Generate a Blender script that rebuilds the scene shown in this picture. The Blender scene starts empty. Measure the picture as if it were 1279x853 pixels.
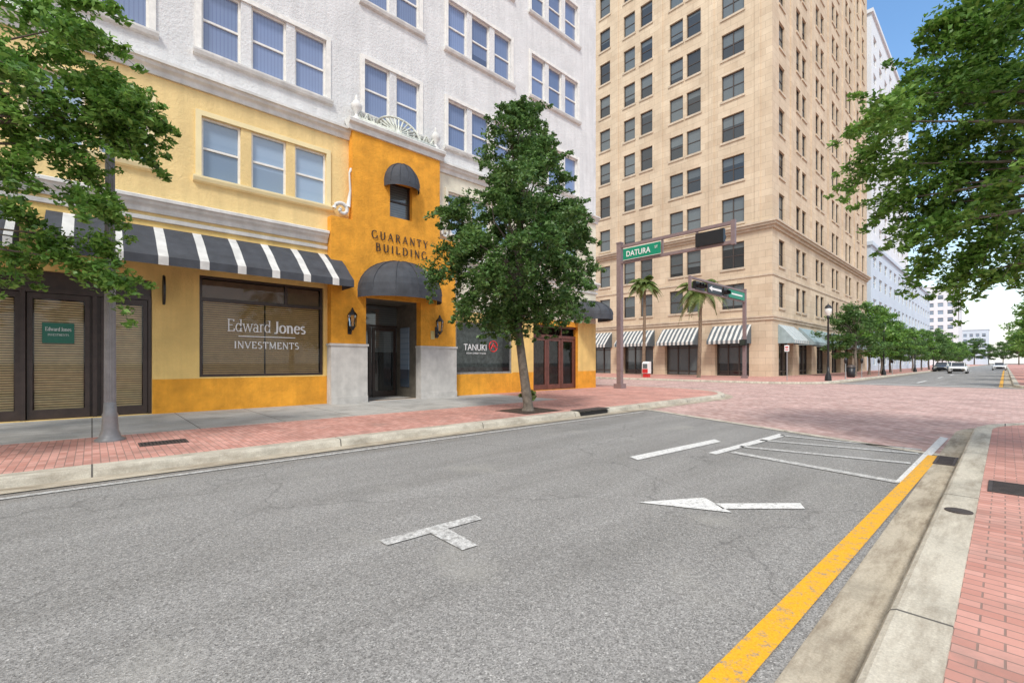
import bpy, math, random
import numpy as np
from mathutils import Vector, Matrix
random.seed(7); np.random.seed(7)
R = math.radians
scene = bpy.context.scene
COL = scene.collection
ORG = {}
H = 1.4
YAW = R(47.3)
FW = Vector((-math.sin(YAW), math.cos(YAW), 0)); RT = Vector((math.cos(YAW), math.sin(YAW), 0))
def ray(px, py): return FW*568.4 + RT*(px-640) + Vector((0, 0, 453-py))
def G(px, py, z=0.0):
    r = ray(px, py); t = (z-H)/r.z; return (r.x*t, r.y*t)
def W3(px, py, fwd):
    r = ray(px, py)*(fwd/568.4); return (r.x, r.y, r.z+H)
# ------------------------------------------------------------------ materials
def new_mat(name):
    m = bpy.data.materials.new(name); m.use_nodes = True
    nt = m.node_tree; b = nt.nodes['Principled BSDF']; return m, nt, b
def N(nt, t, **kw):
    n = nt.nodes.new(t)
    for k, v in kw.items(): setattr(n, k, v)
    return n
def coords(nt, scale=(1, 1, 1), rot=(0, 0, 0), kind='geo'):
    mp = N(nt, 'ShaderNodeMapping'); mp.inputs['Scale'].default_value = scale; mp.inputs['Rotation'].default_value = rot
    if kind == 'geo':
        g = N(nt, 'ShaderNodeNewGeometry'); nt.links.new(g.outputs['Position'], mp.inputs['Vector'])
    else:
        g = N(nt, 'ShaderNodeTexCoord'); nt.links.new(g.outputs['Object'], mp.inputs['Vector'])
    return mp.outputs['Vector']
def noise(nt, vec, scale, detail=4, rough=.6):
    n = N(nt, 'ShaderNodeTexNoise'); n.inputs['Scale'].default_value = scale; n.inputs['Detail'].default_value = detail
    n.inputs['Roughness'].default_value = rough; nt.links.new(vec, n.inputs['Vector']); return n.outputs['Fac']
def ramp(nt, fac, stops):
    r = N(nt, 'ShaderNodeValToRGB'); cr = r.color_ramp
    while len(cr.elements) < len(stops): cr.elements.new(.5)
    for e, (p, c) in zip(cr.elements, stops):
        e.position = p; e.color = (c[0], c[1], c[2], 1) if hasattr(c, '__len__') else (c, c, c, 1)
    nt.links.new(fac, r.inputs['Fac']); return r.outputs['Color']
def mix(nt, fac, a, b, mode='MIX'):
    m = N(nt, 'ShaderNodeMix', data_type='RGBA', blend_type=mode)
    for s, v in ((m.inputs[0], fac), (m.inputs[6], a), (m.inputs[7], b)):
        if isinstance(v, bpy.types.NodeSocket): nt.links.new(v, s)
        elif hasattr(v, '__len__'): s.default_value = (v[0], v[1], v[2], 1)
        elif s.type == 'RGBA': s.default_value = (v, v, v, 1)
        else: s.default_value = v
    return m.outputs[2]
def bump(nt, b, h, strength=.3, dist=.02):
    n = N(nt, 'ShaderNodeBump'); n.inputs['Strength'].default_value = strength; n.inputs['Distance'].default_value = dist
    nt.links.new(h, n.inputs['Height']); nt.links.new(n.outputs['Normal'], b.inputs['Normal'])
def rough_mat(name, c, var=.25, scale=2.5, fine=40, bs=.4, rough=.85, streak=True, bd=.02):
    m, nt, b = new_mat(name)
    v = coords(nt)
    n1 = noise(nt, v, scale, 6)
    dark = [x*(1-var) for x in c]; lite = [min(1, x*(1+var*.35)) for x in c]
    col = ramp(nt, n1, [(.3, dark), (.65, lite)])
    if streak:
        v2 = coords(nt, (3, 3, .25)); n3 = noise(nt, v2, 1.5, 5)
        col = mix(nt, ramp(nt, n3, [(.35, .35), (.6, 0)]), col, [x*.70 for x in c])
    nt.links.new(col, b.inputs['Base Color']); b.inputs['Roughness'].default_value = rough
    bump(nt, b, noise(nt, v, fine, 5, .7), bs, bd)
    return m
def plain(name, c, rough=.5, metal=0, var=.12):
    m, nt, b = new_mat(name); v = coords(nt)
    col = ramp(nt, noise(nt, v, 6, 5), [(.3, [x*(1-var) for x in c]), (.7, [min(1, x*(1+var)) for x in c])])
    nt.links.new(col, b.inputs['Base Color']); b.inputs['Roughness'].default_value = rough; b.inputs['Metallic'].default_value = metal
    return m
M = {}
M['white_stucco'] = rough_mat('white_stucco', (.765, .765, .75), .10, 1.5, 13, .9, .9, True, .035)
M['yellow'] = rough_mat('yellow_stucco', (.86, .60, .215), .15, 1.2, 14, .7, .9, True, .03)
M['yellow_pale'] = rough_mat('yellow_pale_stucco', (.87, .65, .30), .12, 1.2, 14, .7, .9, True, .03)
M['cream'] = rough_mat('cream_stucco', (.80, .75, .60), .12, 1.2, 14, .5, .9, True, .03)
M['orange'] = rough_mat('orange_stucco', (.87, .385, .035), .28, 2.2, 16, .8, .9, True, .03)
M['trim_yellow'] = rough_mat('trim_yellow', (.88, .74, .42), .08, 2, 30, .2, .8, False)
M['trim_white'] = rough_mat('trim_white', (.74, .73, .69), .22, 2.5, 30, .25, .8, True)
M['stone'] = rough_mat('grey_stone', (.60, .57, .53), .2, 3, 60, .3, .9, True)
M['frame_white'] = plain('frame_white', (.82, .80, .74), .5)
M['door_brown'] = plain('door_brown', (.040, .026, .022), .35, 0, .3)
M['door_red'] = plain('door_red', (.13, .045, .032), .4, 0, .3)
M['bronze'] = plain('bronze_paint', (.085, .065, .055), .45, .2)
M['signal_brown'] = plain('signal_brown', (.25, .18, .175), .5, .1)
M['black'] = plain('black_paint', (.012, .012, .013), .4)
M['fabric_black'] = rough_mat('fabric_black', (.060, .066, .078), .35, 3, 80, .3, .75, True)
M['fabric_white'] = rough_mat('fabric_white', (.72, .71, .67), .2, 3, 80, .3, .85, True)
M['fabric_grey'] = rough_mat('fabric_grey', (.13, .155, .17), .2, 3, 80, .2, .85, True)
M['fabric_pale'] = rough_mat('fabric_pale', (.34, .44, .46), .2, 3, 80, .2, .85, True)
M['blind'] = plain('blind_slat', (.88, .66, .37), .5)
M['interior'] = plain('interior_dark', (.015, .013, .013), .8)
M['interior_warm'] = plain('interior_warm', (.10, .075, .055), .8, 0, .5)
M['porch'] = rough_mat('porch_tile', (.16, .14, .11), .4, 4, 30, .2, .5, True)
M['lettering'] = plain('lettering_white', (.85, .85, .83), .5, 0, .02)
M['lettering_dark'] = plain('lettering_dark', (.05, .028, .015), .4, 0, .05)
M['lettering_red'] = plain('lettering_red', (.75, .03, .03), .5, 0, .05)
M['sign_green'] = plain('sign_green', (.0, .24, .13), .45, 0, .1)
M['sign_dkgreen'] = plain('sign_dark_green', (.01, .14, .09), .4, 0, .1)
M['metal_grey'] = rough_mat('metal_grey', (.26, .255, .25), .25, 6, 30, .1, .4, True)
M['galv'] = plain('galvanised', (.4, .41, .42), .4, .6)
M['red'] = plain('red_paint', (.6, .03, .03), .4)
M['car_white'] = plain('car_white', (.75, .75, .75), .2, 0, .03)
M['car_grey'] = plain('car_grey', (.14, .15, .16), .25, .5, .03)
M['car_red'] = plain('car_dark_blue', (.03, .05, .1), .25, .3, .03)
M['tyre'] = plain('tyre', (.015, .015, .015), .8)
M['globe'] = plain('lamp_globe', (.75, .75, .7), .3, 0, .02)
M['lens_red'] = plain('lens_red', (.25, .02, .02), .3)
M['lens_dark'] = plain('lens_dark', (.03, .04, .03), .3)
M['soil'] = rough_mat('soil', (.09, .06, .042), .5, 12, 60, 1, .95, False, .04)
M['iron'] = rough_mat('cast_iron', (.07, .055, .05), .4, 8, 60, .4, .7, False)
M['bark'] = rough_mat('bark', (.20, .165, .13), .5, 10, 40, 1, .95, False, .03)
M['palm_bark'] = rough_mat('palm_bark', (.26, .19, .13), .4, 8, 30, 1, .95, False, .03)
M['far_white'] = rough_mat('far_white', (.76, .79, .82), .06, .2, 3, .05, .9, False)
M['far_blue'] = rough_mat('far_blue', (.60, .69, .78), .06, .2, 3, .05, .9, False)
M['verdigris'] = plain('verdigris', (.60, .62, .55), .8, 0, .3)
def clear_glass():
    m, nt, b = new_mat('shop_glass'); out = nt.nodes['Material Output']
    t = N(nt, 'ShaderNodeBsdfTransparent'); t.inputs[0].default_value = (.93, .95, .94, 1)
    g = N(nt, 'ShaderNodeBsdfGlossy'); g.inputs['Roughness'].default_value = .02; g.inputs[0].default_value = (.9, .95, 1, 1)
    f = N(nt, 'ShaderNodeFresnel'); f.inputs[0].default_value = 1.45
    mx = N(nt, 'ShaderNodeMixShader'); nt.links.new(f.outputs[0], mx.inputs[0]); nt.links.new(t.outputs[0], mx.inputs[1]); nt.links.new(g.outputs[0], mx.inputs[2])
    nt.links.new(mx.outputs[0], out.inputs[0]); return m
M['glass'] = clear_glass()
def blind_glass(name, c1, c2, vertical, dens, dark, spec=.6, dk=.35):
    m, nt, b = new_mat(name)
    v = coords(nt, kind='obj'); sep = N(nt, 'ShaderNodeSeparateXYZ'); nt.links.new(v, sep.inputs[0])
    mm = N(nt, 'ShaderNodeMath', operation='MULTIPLY'); mm.inputs[1].default_value = dens
    nt.links.new(sep.outputs['Y' if vertical else 'Z'], mm.inputs[0])
    fr = N(nt, 'ShaderNodeMath', operation='FRACT'); nt.links.new(mm.outputs[0], fr.inputs[0])
    stripes = ramp(nt, fr.outputs[0], [(0, c2), (.18, c1), (.75, c1), (1, c2)])
    oi = N(nt, 'ShaderNodeObjectInfo')
    mr = N(nt, 'ShaderNodeMapRange'); mr.inputs[1].default_value = 0; mr.inputs[2].default_value = 1; mr.inputs[3].default_value = -1.5; mr.inputs[4].default_value = dark
    nt.links.new(oi.outputs['Random'], mr.inputs[0])
    gt = N(nt, 'ShaderNodeMath', operation='LESS_THAN'); nt.links.new(sep.outputs['Z'], gt.inputs[0]); nt.links.new(mr.outputs[0], gt.inputs[1])
    col = mix(nt, gt.outputs[0], stripes, [x*dk for x in c2])
    hsv = N(nt, 'ShaderNodeHueSaturation'); mv = N(nt, 'ShaderNodeMapRange'); mv.inputs[3].default_value = .72; mv.inputs[4].default_value = 1.15
    m2 = N(nt, 'ShaderNodeMath', operation='FRACT'); m3 = N(nt, 'ShaderNodeMath', operation='MULTIPLY'); m3.inputs[1].default_value = 7.31
    nt.links.new(oi.outputs['Random'], m3.inputs[0]); nt.links.new(m3.outputs[0], m2.inputs[0]); nt.links.new(m2.outputs[0], mv.inputs[0])
    nt.links.new(mv.outputs[0], hsv.inputs['Value']); nt.links.new(col, hsv.inputs['Color'])
    nt.links.new(hsv.outputs[0], b.inputs['Base Color'])
    b.inputs['Roughness'].default_value = .05; b.inputs['Specular IOR Level'].default_value = spec
    bump(nt, b, noise(nt, v, 1.5, 1), .05, .02)
    return m
M['pane_lav_reflect'] = blind_glass('pane_blue_reflect', (.20, .26, .41), (.15, .195, .33), True, 11, .5, 1.0, .6)  # blue-lavender window reflection painted into the base colour, with blind stripes
M['pane_sky_reflect'] = blind_glass('pane_sky_reflect', (.29, .40, .54), (.27, .38, .52), False, 3, .9, 1.0, .75)  # pale blue base colour paints in the sky's reflection on these panes
M['pane_tan'] = blind_glass('pane_dark', (.13, .155, .16), (.065, .08, .085), False, 12, 3.0, spec=1.0)
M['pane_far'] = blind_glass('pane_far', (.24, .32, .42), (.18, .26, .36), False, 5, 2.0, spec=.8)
def asphalt():
    m, nt, b = new_mat('asphalt'); v = coords(nt)
    vo = N(nt, 'ShaderNodeTexVoronoi'); vo.inputs['Scale'].default_value = 140; nt.links.new(v, vo.inputs['Vector'])
    spk = ramp(nt, vo.outputs['Color'], [(.10, .14), (.45, .275), (.8, .37), (.97, .58)])
    spk = mix(nt, 1.0, spk, (1.03, 1.0, .955), 'MULTIPLY')
    v2 = coords(nt, (1.6, .22, 1)); big = noise(nt, v2, .9, 6, .6)
    col = mix(nt, 1.0, spk, ramp(nt, big, [(.3, (.80, .79, .77)), (.7, (1.12, 1.11, 1.1))]), 'MULTIPLY')
    n4 = noise(nt, v, 30, 6, .78)
    col = mix(nt, 1.0, col, ramp(nt, n4, [(.3, .66), (.7, 1.24)]), 'MULTIPLY')
    n5 = noise(nt, v, .9, 3, .5)
    col = mix(nt, ramp(nt, n5, [(.60, 0), (.72, .30)]), col, (.44, .42, .37))
    n6 = noise(nt, v, .55, 6, .65)
    col = mix(nt, ramp(nt, n6, [(.28, .45), (.42, 0)]), col, (.16, .155, .145))
    sx = N(nt, 'ShaderNodeSeparateXYZ'); nt.links.new(v, sx.inputs[0]); nn = N(nt, 'ShaderNodeMath', operation='MULTIPLY_ADD'); nt.links.new(noise(nt, v, 1.1, 5), nn.inputs[0]); nn.inputs[1].default_value = .9; nt.links.new(sx.outputs[0], nn.inputs[2])
    mr = N(nt, 'ShaderNodeMapRange'); mr.inputs[1].default_value = -6.2; mr.inputs[2].default_value = -7.1; nt.links.new(nn.outputs[0], mr.inputs[0]); mr.inputs[4].default_value = .5
    col = mix(nt, mr.outputs[0], col, (.20, .16, .12))
    vc = N(nt, 'ShaderNodeTexVoronoi', feature='DISTANCE_TO_EDGE'); vc.inputs['Scale'].default_value = .3
    vv = N(nt, 'ShaderNodeVectorMath', operation='ADD'); nz = N(nt, 'ShaderNodeTexNoise'); nz.inputs['Scale'].default_value = 1.6; nz.inputs['Detail'].default_value = 6
    nt.links.new(v, nz.inputs['Vector']); nt.links.new(v, vv.inputs[0]); nt.links.new(nz.outputs['Color'], vv.inputs[1]); nt.links.new(vv.outputs[0], vc.inputs['Vector'])
    col = mix(nt, ramp(nt, vc.outputs['Distance'], [(0, .5), (.005, 0)]), col, (.10, .095, .09))
    nt.links.new(col, b.inputs['Base Color']); b.inputs['Roughness'].default_value = .85
    bump(nt, b, vo.outputs['Distance'], .45, .006); return m
M['asphalt'] = asphalt()
def brick(name, ca, cb, mortar, w=.22, h=.11, rotz=0, dirt=.3):
    m, nt, b = new_mat(name); v = coords(nt, (1, 1, 1), (0, 0, rotz))
    br = N(nt, 'ShaderNodeTexBrick'); br.inputs['Scale'].default_value = 1; br.inputs['Brick Width'].default_value = w; br.inputs['Row Height'].default_value = h
    br.inputs['Mortar Size'].default_value = .005; br.inputs['Mortar Smooth'].default_value = .3; br.inputs['Bias'].default_value = 0
    br.inputs['Color1'].default_value = (*ca, 1); br.inputs['Color2'].default_value = (*cb, 1); br.inputs['Mortar'].default_value = (*mortar, 1)
    nt.links.new(v, br.inputs['Vector'])
    vg = coords(nt); col = mix(nt, 1.0, br.outputs['Color'], ramp(nt, noise(nt, vg, .8, 7, .65), [(.3, (.74, .72, .70)), (.68, (1.12, 1.10, 1.08))]), 'MULTIPLY')
    col = mix(nt, ramp(nt, noise(nt, vg, 2.2, 6, .7), [(.50, 0), (.70, dirt)]), col, (.27, .20, .17))
    nt.links.new(col, b.inputs['Base Color']); b.inputs['Roughness'].default_value = .85
    mx = mix(nt, .3, br.outputs['Fac'], noise(nt, vg, 60, 4)); inv = N(nt, 'ShaderNodeInvert'); nt.links.new(mx, inv.inputs['Color'])
    bump(nt, b, inv.outputs[0], .5, .008); return m
M['brick_walk'] = brick('brick_walk', (.54, .255, .205), (.70, .38, .32), (.30, .20, .17), .17, .085, 0, .45)
M['brick_road'] = brick('brick_road', (.48, .30, .265), (.68, .49, .45), (.26, .19, .17), .2, .1, R(45), .45)
def concrete(name, c, slab=None, stain=0):
    m, nt, b = new_mat(name); v = coords(nt)
    col = ramp(nt, noise(nt, v, 1.3, 8, .7), [(.3, [x*.66 for x in c]), (.5, c), (.72, [x*1.12 for x in c])])
    col = mix(nt, 1.0, col, ramp(nt, noise(nt, v, 70, 4, .7), [(.3, .8), (.7, 1.15)]), 'MULTIPLY')
    if stain:
        vs = coords(nt, (3, .6, 1)); col = mix(nt, ramp(nt, noise(nt, vs, 2.0, 8, .75), [(.45, 0), (.66, stain)]), col, (.20, .15, .10))
    if slab:
        br = N(nt, 'ShaderNodeTexBrick'); br.offset = 0; br.inputs['Scale'].default_value = 1; br.inputs['Brick Width'].default_value = slab; br.inputs['Row Height'].default_value = slab
        br.inputs['Mortar Size'].default_value = .010; nt.links.new(v, br.inputs['Vector'])
        col = mix(nt, br.outputs['Fac'], col, (.12, .11, .095))
    nt.links.new(col, b.inputs['Base Color']); b.inputs['Roughness'].default_value = .9
    bump(nt, b, noise(nt, v, 50, 5, .7), .35, .01); return m
M['walk'] = concrete('sidewalk_concrete', (.48, .465, .43), 1.55, .3)
M['kerb'] = concrete('kerb_concrete', (.60, .55, .45), 3.05, .6)
M['gutter'] = concrete('gutter_concrete', (.52, .455, .35), None, .85)
M['ground'] = concrete('ground', (.22, .21, .18))
def paint(name, c, bare=(.27, .26, .245), lo=.36, hi=.47):
    m, nt, b = new_mat(name); v = coords(nt)
    n1 = noise(nt, v, 18, 8, .88)
    col = mix(nt, ramp(nt, n1, [(lo, 1), (hi, 0)]), c, bare)
    col = mix(nt, 1.0, col, ramp(nt, noise(nt, v, 90, 3), [(.3, .78), (.6, 1.05)]), 'MULTIPLY')
    nt.links.new(col, b.inputs['Base Color']); b.inputs['Roughness'].default_value = .7
    bump(nt, b, noise(nt, v, 75, 4), .4, .006); return m
M['paint_white'] = paint('paint_white', (.80, .79, .76), lo=.37, hi=.49)
M['paint_faded'] = paint('paint_faded', (.70, .69, .66), lo=.41, hi=.56)
M['paint_yellow'] = paint('paint_yellow', (.86, .43, .015), lo=.38, hi=.48)
def tanstone():
    m, nt, b = new_mat('tan_stone')
    g = N(nt, 'ShaderNodeNewGeometry'); sp = N(nt, 'ShaderNodeSeparateXYZ'); nt.links.new(g.outputs['Position'], sp.inputs[0])
    ad = N(nt, 'ShaderNodeMath', operation='ADD'); nt.links.new(sp.outputs[0], ad.inputs[0]); nt.links.new(sp.outputs[1], ad.inputs[1])
    cb = N(nt, 'ShaderNodeCombineXYZ'); nt.links.new(ad.outputs[0], cb.inputs[0]); nt.links.new(sp.outputs[2], cb.inputs[1])
    br = N(nt, 'ShaderNodeTexBrick'); br.inputs['Scale'].default_value = 1; br.inputs['Brick Width'].default_value = 1.25; br.inputs['Row Height'].default_value = .62
    br.inputs['Mortar Size'].default_value = .014; br.inputs['Color1'].default_value = (.70, .575, .425, 1); br.inputs['Color2'].default_value = (.62, .49, .35, 1); br.inputs['Mortar'].default_value = (.47, .37, .26, 1)
    nt.links.new(cb.outputs[0], br.inputs['Vector'])
    v = coords(nt, (1, 1, .5)); col = mix(nt, 1.0, br.outputs['Color'], ramp(nt, noise(nt, v, .35, 7, .7), [(.3, (.80, .78, .75)), (.65, (1.1, 1.1, 1.08))]), 'MULTIPLY')
    nt.links.new(col, b.inputs['Base Color']); b.inputs['Roughness'].default_value = .9; return m
M['tan'] = tanstone()
M['tan_trim'] = rough_mat('tan_trim', (.64, .53, .40), .25, 1, 20, .2, .9, True)
def leafmat(name, c0, c1, c2):
    m, nt, b = new_mat(name); out = nt.nodes['Material Output']
    g = N(nt, 'ShaderNodeNewGeometry'); v = coords(nt)
    mx = N(nt, 'ShaderNodeMath', operation='ADD'); h = N(nt, 'ShaderNodeMath', operation='MULTIPLY'); h.inputs[1].default_value = .5
    nt.links.new(g.outputs['Random Per Island'], h.inputs[0]); nt.links.new(h.outputs[0], mx.inputs[0])
    h2 = N(nt, 'ShaderNodeMath', operation='MULTIPLY'); h2.inputs[1].default_value = .5; nt.links.new(noise(nt, v, 1.1, 2), h2.inputs[0]); nt.links.new(h2.outputs[0], mx.inputs[1])
    col = ramp(nt, mx.outputs[0], [(.2, c0), (.5, c1), (.85, c2)])
    nt.links.new(col, b.inputs['Base Color']); b.inputs['Roughness'].default_value = .45
    tr = N(nt, 'ShaderNodeBsdfTranslucent'); nt.links.new(col, tr.inputs[0])
    ms = N(nt, 'ShaderNodeMixShader'); ms.inputs[0].default_value = .35
    nt.links.new(b.outputs[0], ms.inputs[1]); nt.links.new(tr.outputs[0], ms.inputs[2]); nt.links.new(ms.outputs[0], out.inputs[0]); return m
M['leaf'] = leafmat('leaf', (.04, .105, .025), (.10, .205, .05), (.22, .36, .10))
M['leaf_bright'] = leafmat('leaf_bright', (.06, .155, .025), (.165, .335, .055), (.34, .54, .12))
M['leaf_palm'] = leafmat('leaf_palm', (.07, .12, .03), (.14, .22, .05), (.30, .35, .11))
# ------------------------------------------------------------------ mesh builder
class MB:
    def __init__(s): s.v = []; s.f = []; s.m = []
    def quad(s, a, b, c, d, mi=0):
        n = len(s.v); s.v += [a, b, c, d]; s.f.append((n, n+1, n+2, n+3)); s.m.append(mi)
    def poly(s, pts, mi=0):
        n = len(s.v); s.v += list(pts); s.f.append(tuple(range(n, n+len(pts)))); s.m.append(mi)
    def box(s, x0, x1, y0, y1, z0, z1, mi=0):
        n = len(s.v)
        s.v += [(x0, y0, z0), (x1, y0, z0), (x1, y1, z0), (x0, y1, z0), (x0, y0, z1), (x1, y0, z1), (x1, y1, z1), (x0, y1, z1)]
        for f in ((0, 3, 2, 1), (4, 5, 6, 7), (0, 1, 5, 4), (1, 2, 6, 5), (2, 3, 7, 6), (3, 0, 4, 7)):
            s.f.append(tuple(n+i for i in f)); s.m.append(mi)
    def prism(s, poly, z0, z1, mi=0):
        n = len(s.v); k = len(poly)
        s.v += [(p[0], p[1], z0) for p in poly]+[(p[0], p[1], z1) for p in poly]
        s.f.append(tuple(range(n+k, n+2*k))); s.m.append(mi)
        for i in range(k):
            j = (i+1) % k; s.f.append((n+i, n+j, n+k+j, n+k+i)); s.m.append(mi)
    def ext(s, prof, axis, a, b, mi=0):
        n = len(s.v); k = len(prof)
        for t in (a, b): s.v += [((p, t, z) if axis == 'y' else (t, p, z)) for p, z in prof]
        for i in range(k):
            j = (i+1) % k; s.f.append((n+i, n+j, n+k+j, n+k+i)); s.m.append(mi)
        s.f.append(tuple(range(n, n+k))); s.m.append(mi); s.f.append(tuple(range(n+k, n+2*k))); s.m.append(mi)
    def tube(s, pts, rad, k=8, mi=0, cap=True):
        pts = [Vector(p) for p in pts]; rings = []
        for i, p in enumerate(pts):
            d = (pts[min(i+1, len(pts)-1)]-pts[max(i-1, 0)]).normalized()
            a = d.cross(Vector((0, 0, 1)) if abs(d.z) < .9 else Vector((1, 0, 0))).normalized(); b = d.cross(a)
            n = len(s.v); r = rad[i] if hasattr(rad, '__len__') else rad
            for j in range(k):
                t = 2*math.pi*j/k; s.v.append(tuple(p+a*math.cos(t)*r+b*math.sin(t)*r))
            rings.append(n)
        for i in range(len(rings)-1):
            for j in range(k):
                q = (j+1) % k; s.f.append((rings[i]+j, rings[i]+q, rings[i+1]+q, rings[i+1]+j)); s.m.append(mi)
        if cap:
            for r in (rings[0], rings[-1]): s.f.append(tuple(r+j for j in range(k))); s.m.append(mi)
    def lathe(s, cx, cy, prof, k=16, mi=0):
        rings = []
        for r, z in prof:
            n = len(s.v); rings.append(n)
            for j in range(k):
                t = 2*math.pi*j/k; s.v.append((cx+r*math.cos(t), cy+r*math.sin(t), z))
        for i in range(len(rings)-1):
            for j in range(k):
                q = (j+1) % k; s.f.append((rings[i]+j, rings[i]+q, rings[i+1]+q, rings[i+1]+j)); s.m.append(mi)
        s.f.append(tuple(rings[-1]+j for j in range(k))); s.m.append(mi)
    def build(s, name, mats, parent=None, smooth=False):
        if not isinstance(mats, (list, tuple)): mats = [mats]
        o0 = Vector(ORG.get(parent.name, (0, 0, 0))) if parent else Vector((0, 0, 0))
        me = bpy.data.meshes.new(name)
        me.from_pydata([(x-o0.x, y-o0.y, z-o0.z) for x, y, z in s.v], [], s.f)
        for mt in mats: me.materials.append(mt)
        me.polygons.foreach_set('material_index', s.m)
        if smooth: me.polygons.foreach_set('use_smooth', [True]*len(s.f))
        me.update()
        o = bpy.data.objects.new(name, me); COL.objects.link(o)
        if parent: o.parent = parent
        ORG[o.name] = tuple(o0); return o
def tag(o, label, cat, group=None):
    o['label'] = label; o['category'] = cat
    if group: o['group'] = group
    return o
def thing(name, label, cat, loc, group=None):
    o = bpy.data.objects.new(name, None); COL.objects.link(o); o.location = loc; ORG[o.name] = tuple(loc)
    return tag(o, label, cat, group)
def struct(mb, name, mat, smooth=False):
    o = mb.build(name, mat, None, smooth); o['kind'] = 'structure'; return o
def dup(root, loc, label=None, rz=None, sc=None):
    c = root.copy(); COL.objects.link(c); c.location = loc
    if label: c['label'] = label
    if rz is not None: c.rotation_euler = (0, 0, rz)
    if sc is not None: c.scale = sc if hasattr(sc, '__len__') else (sc, sc, sc)
    for ch in list(root.children):
        d = ch.copy(); COL.objects.link(d); d.parent = c
        for g in list(ch.children):
            e = g.copy(); COL.objects.link(e); e.parent = d
    return c
def place(mesh_obj_parent, mesh, name, loc, rz=0):
    o0 = Vector(ORG.get(mesh_obj_parent.name, (0, 0, 0)))
    o = bpy.data.objects.new(name, mesh); COL.objects.link(o); o.parent = mesh_obj_parent
    o.location = Vector(loc)-o0; o.rotation_euler = (0, 0, rz); return o
def mesh_only(mb, name, mats):
    o = mb.build(name, mats); me = o.data; bpy.data.objects.remove(o); return me
def text(body, width, height, pos, face, mat, parent, name='lettering', depth=.012, bold=0):
    cu = bpy.data.curves.new('t', 'FONT'); cu.body = body; cu.align_x = 'CENTER'; cu.align_y = 'CENTER'; cu.extrude = depth; cu.offset = bold
    cu.resolution_u = 3
    o = bpy.data.objects.new('t', cu); COL.objects.link(o); dg = bpy.context.evaluated_depsgraph_get(); dg.update()
    me = bpy.data.meshes.new_from_object(o.evaluated_get(dg)); bpy.data.objects.remove(o)
    co = np.array([v.co[:] for v in me.vertices]); mn = co.min(0); mxx = co.max(0)
    co = (co-(mn+mxx)/2); co[:, 0] *= width/(mxx[0]-mn[0]); co[:, 1] *= height/(mxx[1]-mn[1])
    out = np.zeros_like(co)
    if face == 'E': out[:, 0] = pos[0]+co[:, 2]; out[:, 1] = pos[1]+co[:, 0]; out[:, 2] = pos[2]+co[:, 1]
    else: out[:, 0] = pos[0]+co[:, 0]; out[:, 1] = pos[1]-co[:, 2]; out[:, 2] = pos[2]+co[:, 1]
    mb = MB(); mb.v = [tuple(x) for x in out]; mb.f = [tuple(p.vertices) for p in me.polygons]; mb.m = [0]*len(mb.f)
    return mb.build(name, mat, parent)
def A_(cx, cy, rx, ry, a0, a1, n=12): return [(cx+rx*math.cos(R(a0+(a1-a0)*i/n)), cy+ry*math.sin(R(a0+(a1-a0)*i/n))) for i in range(n+1)]
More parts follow.
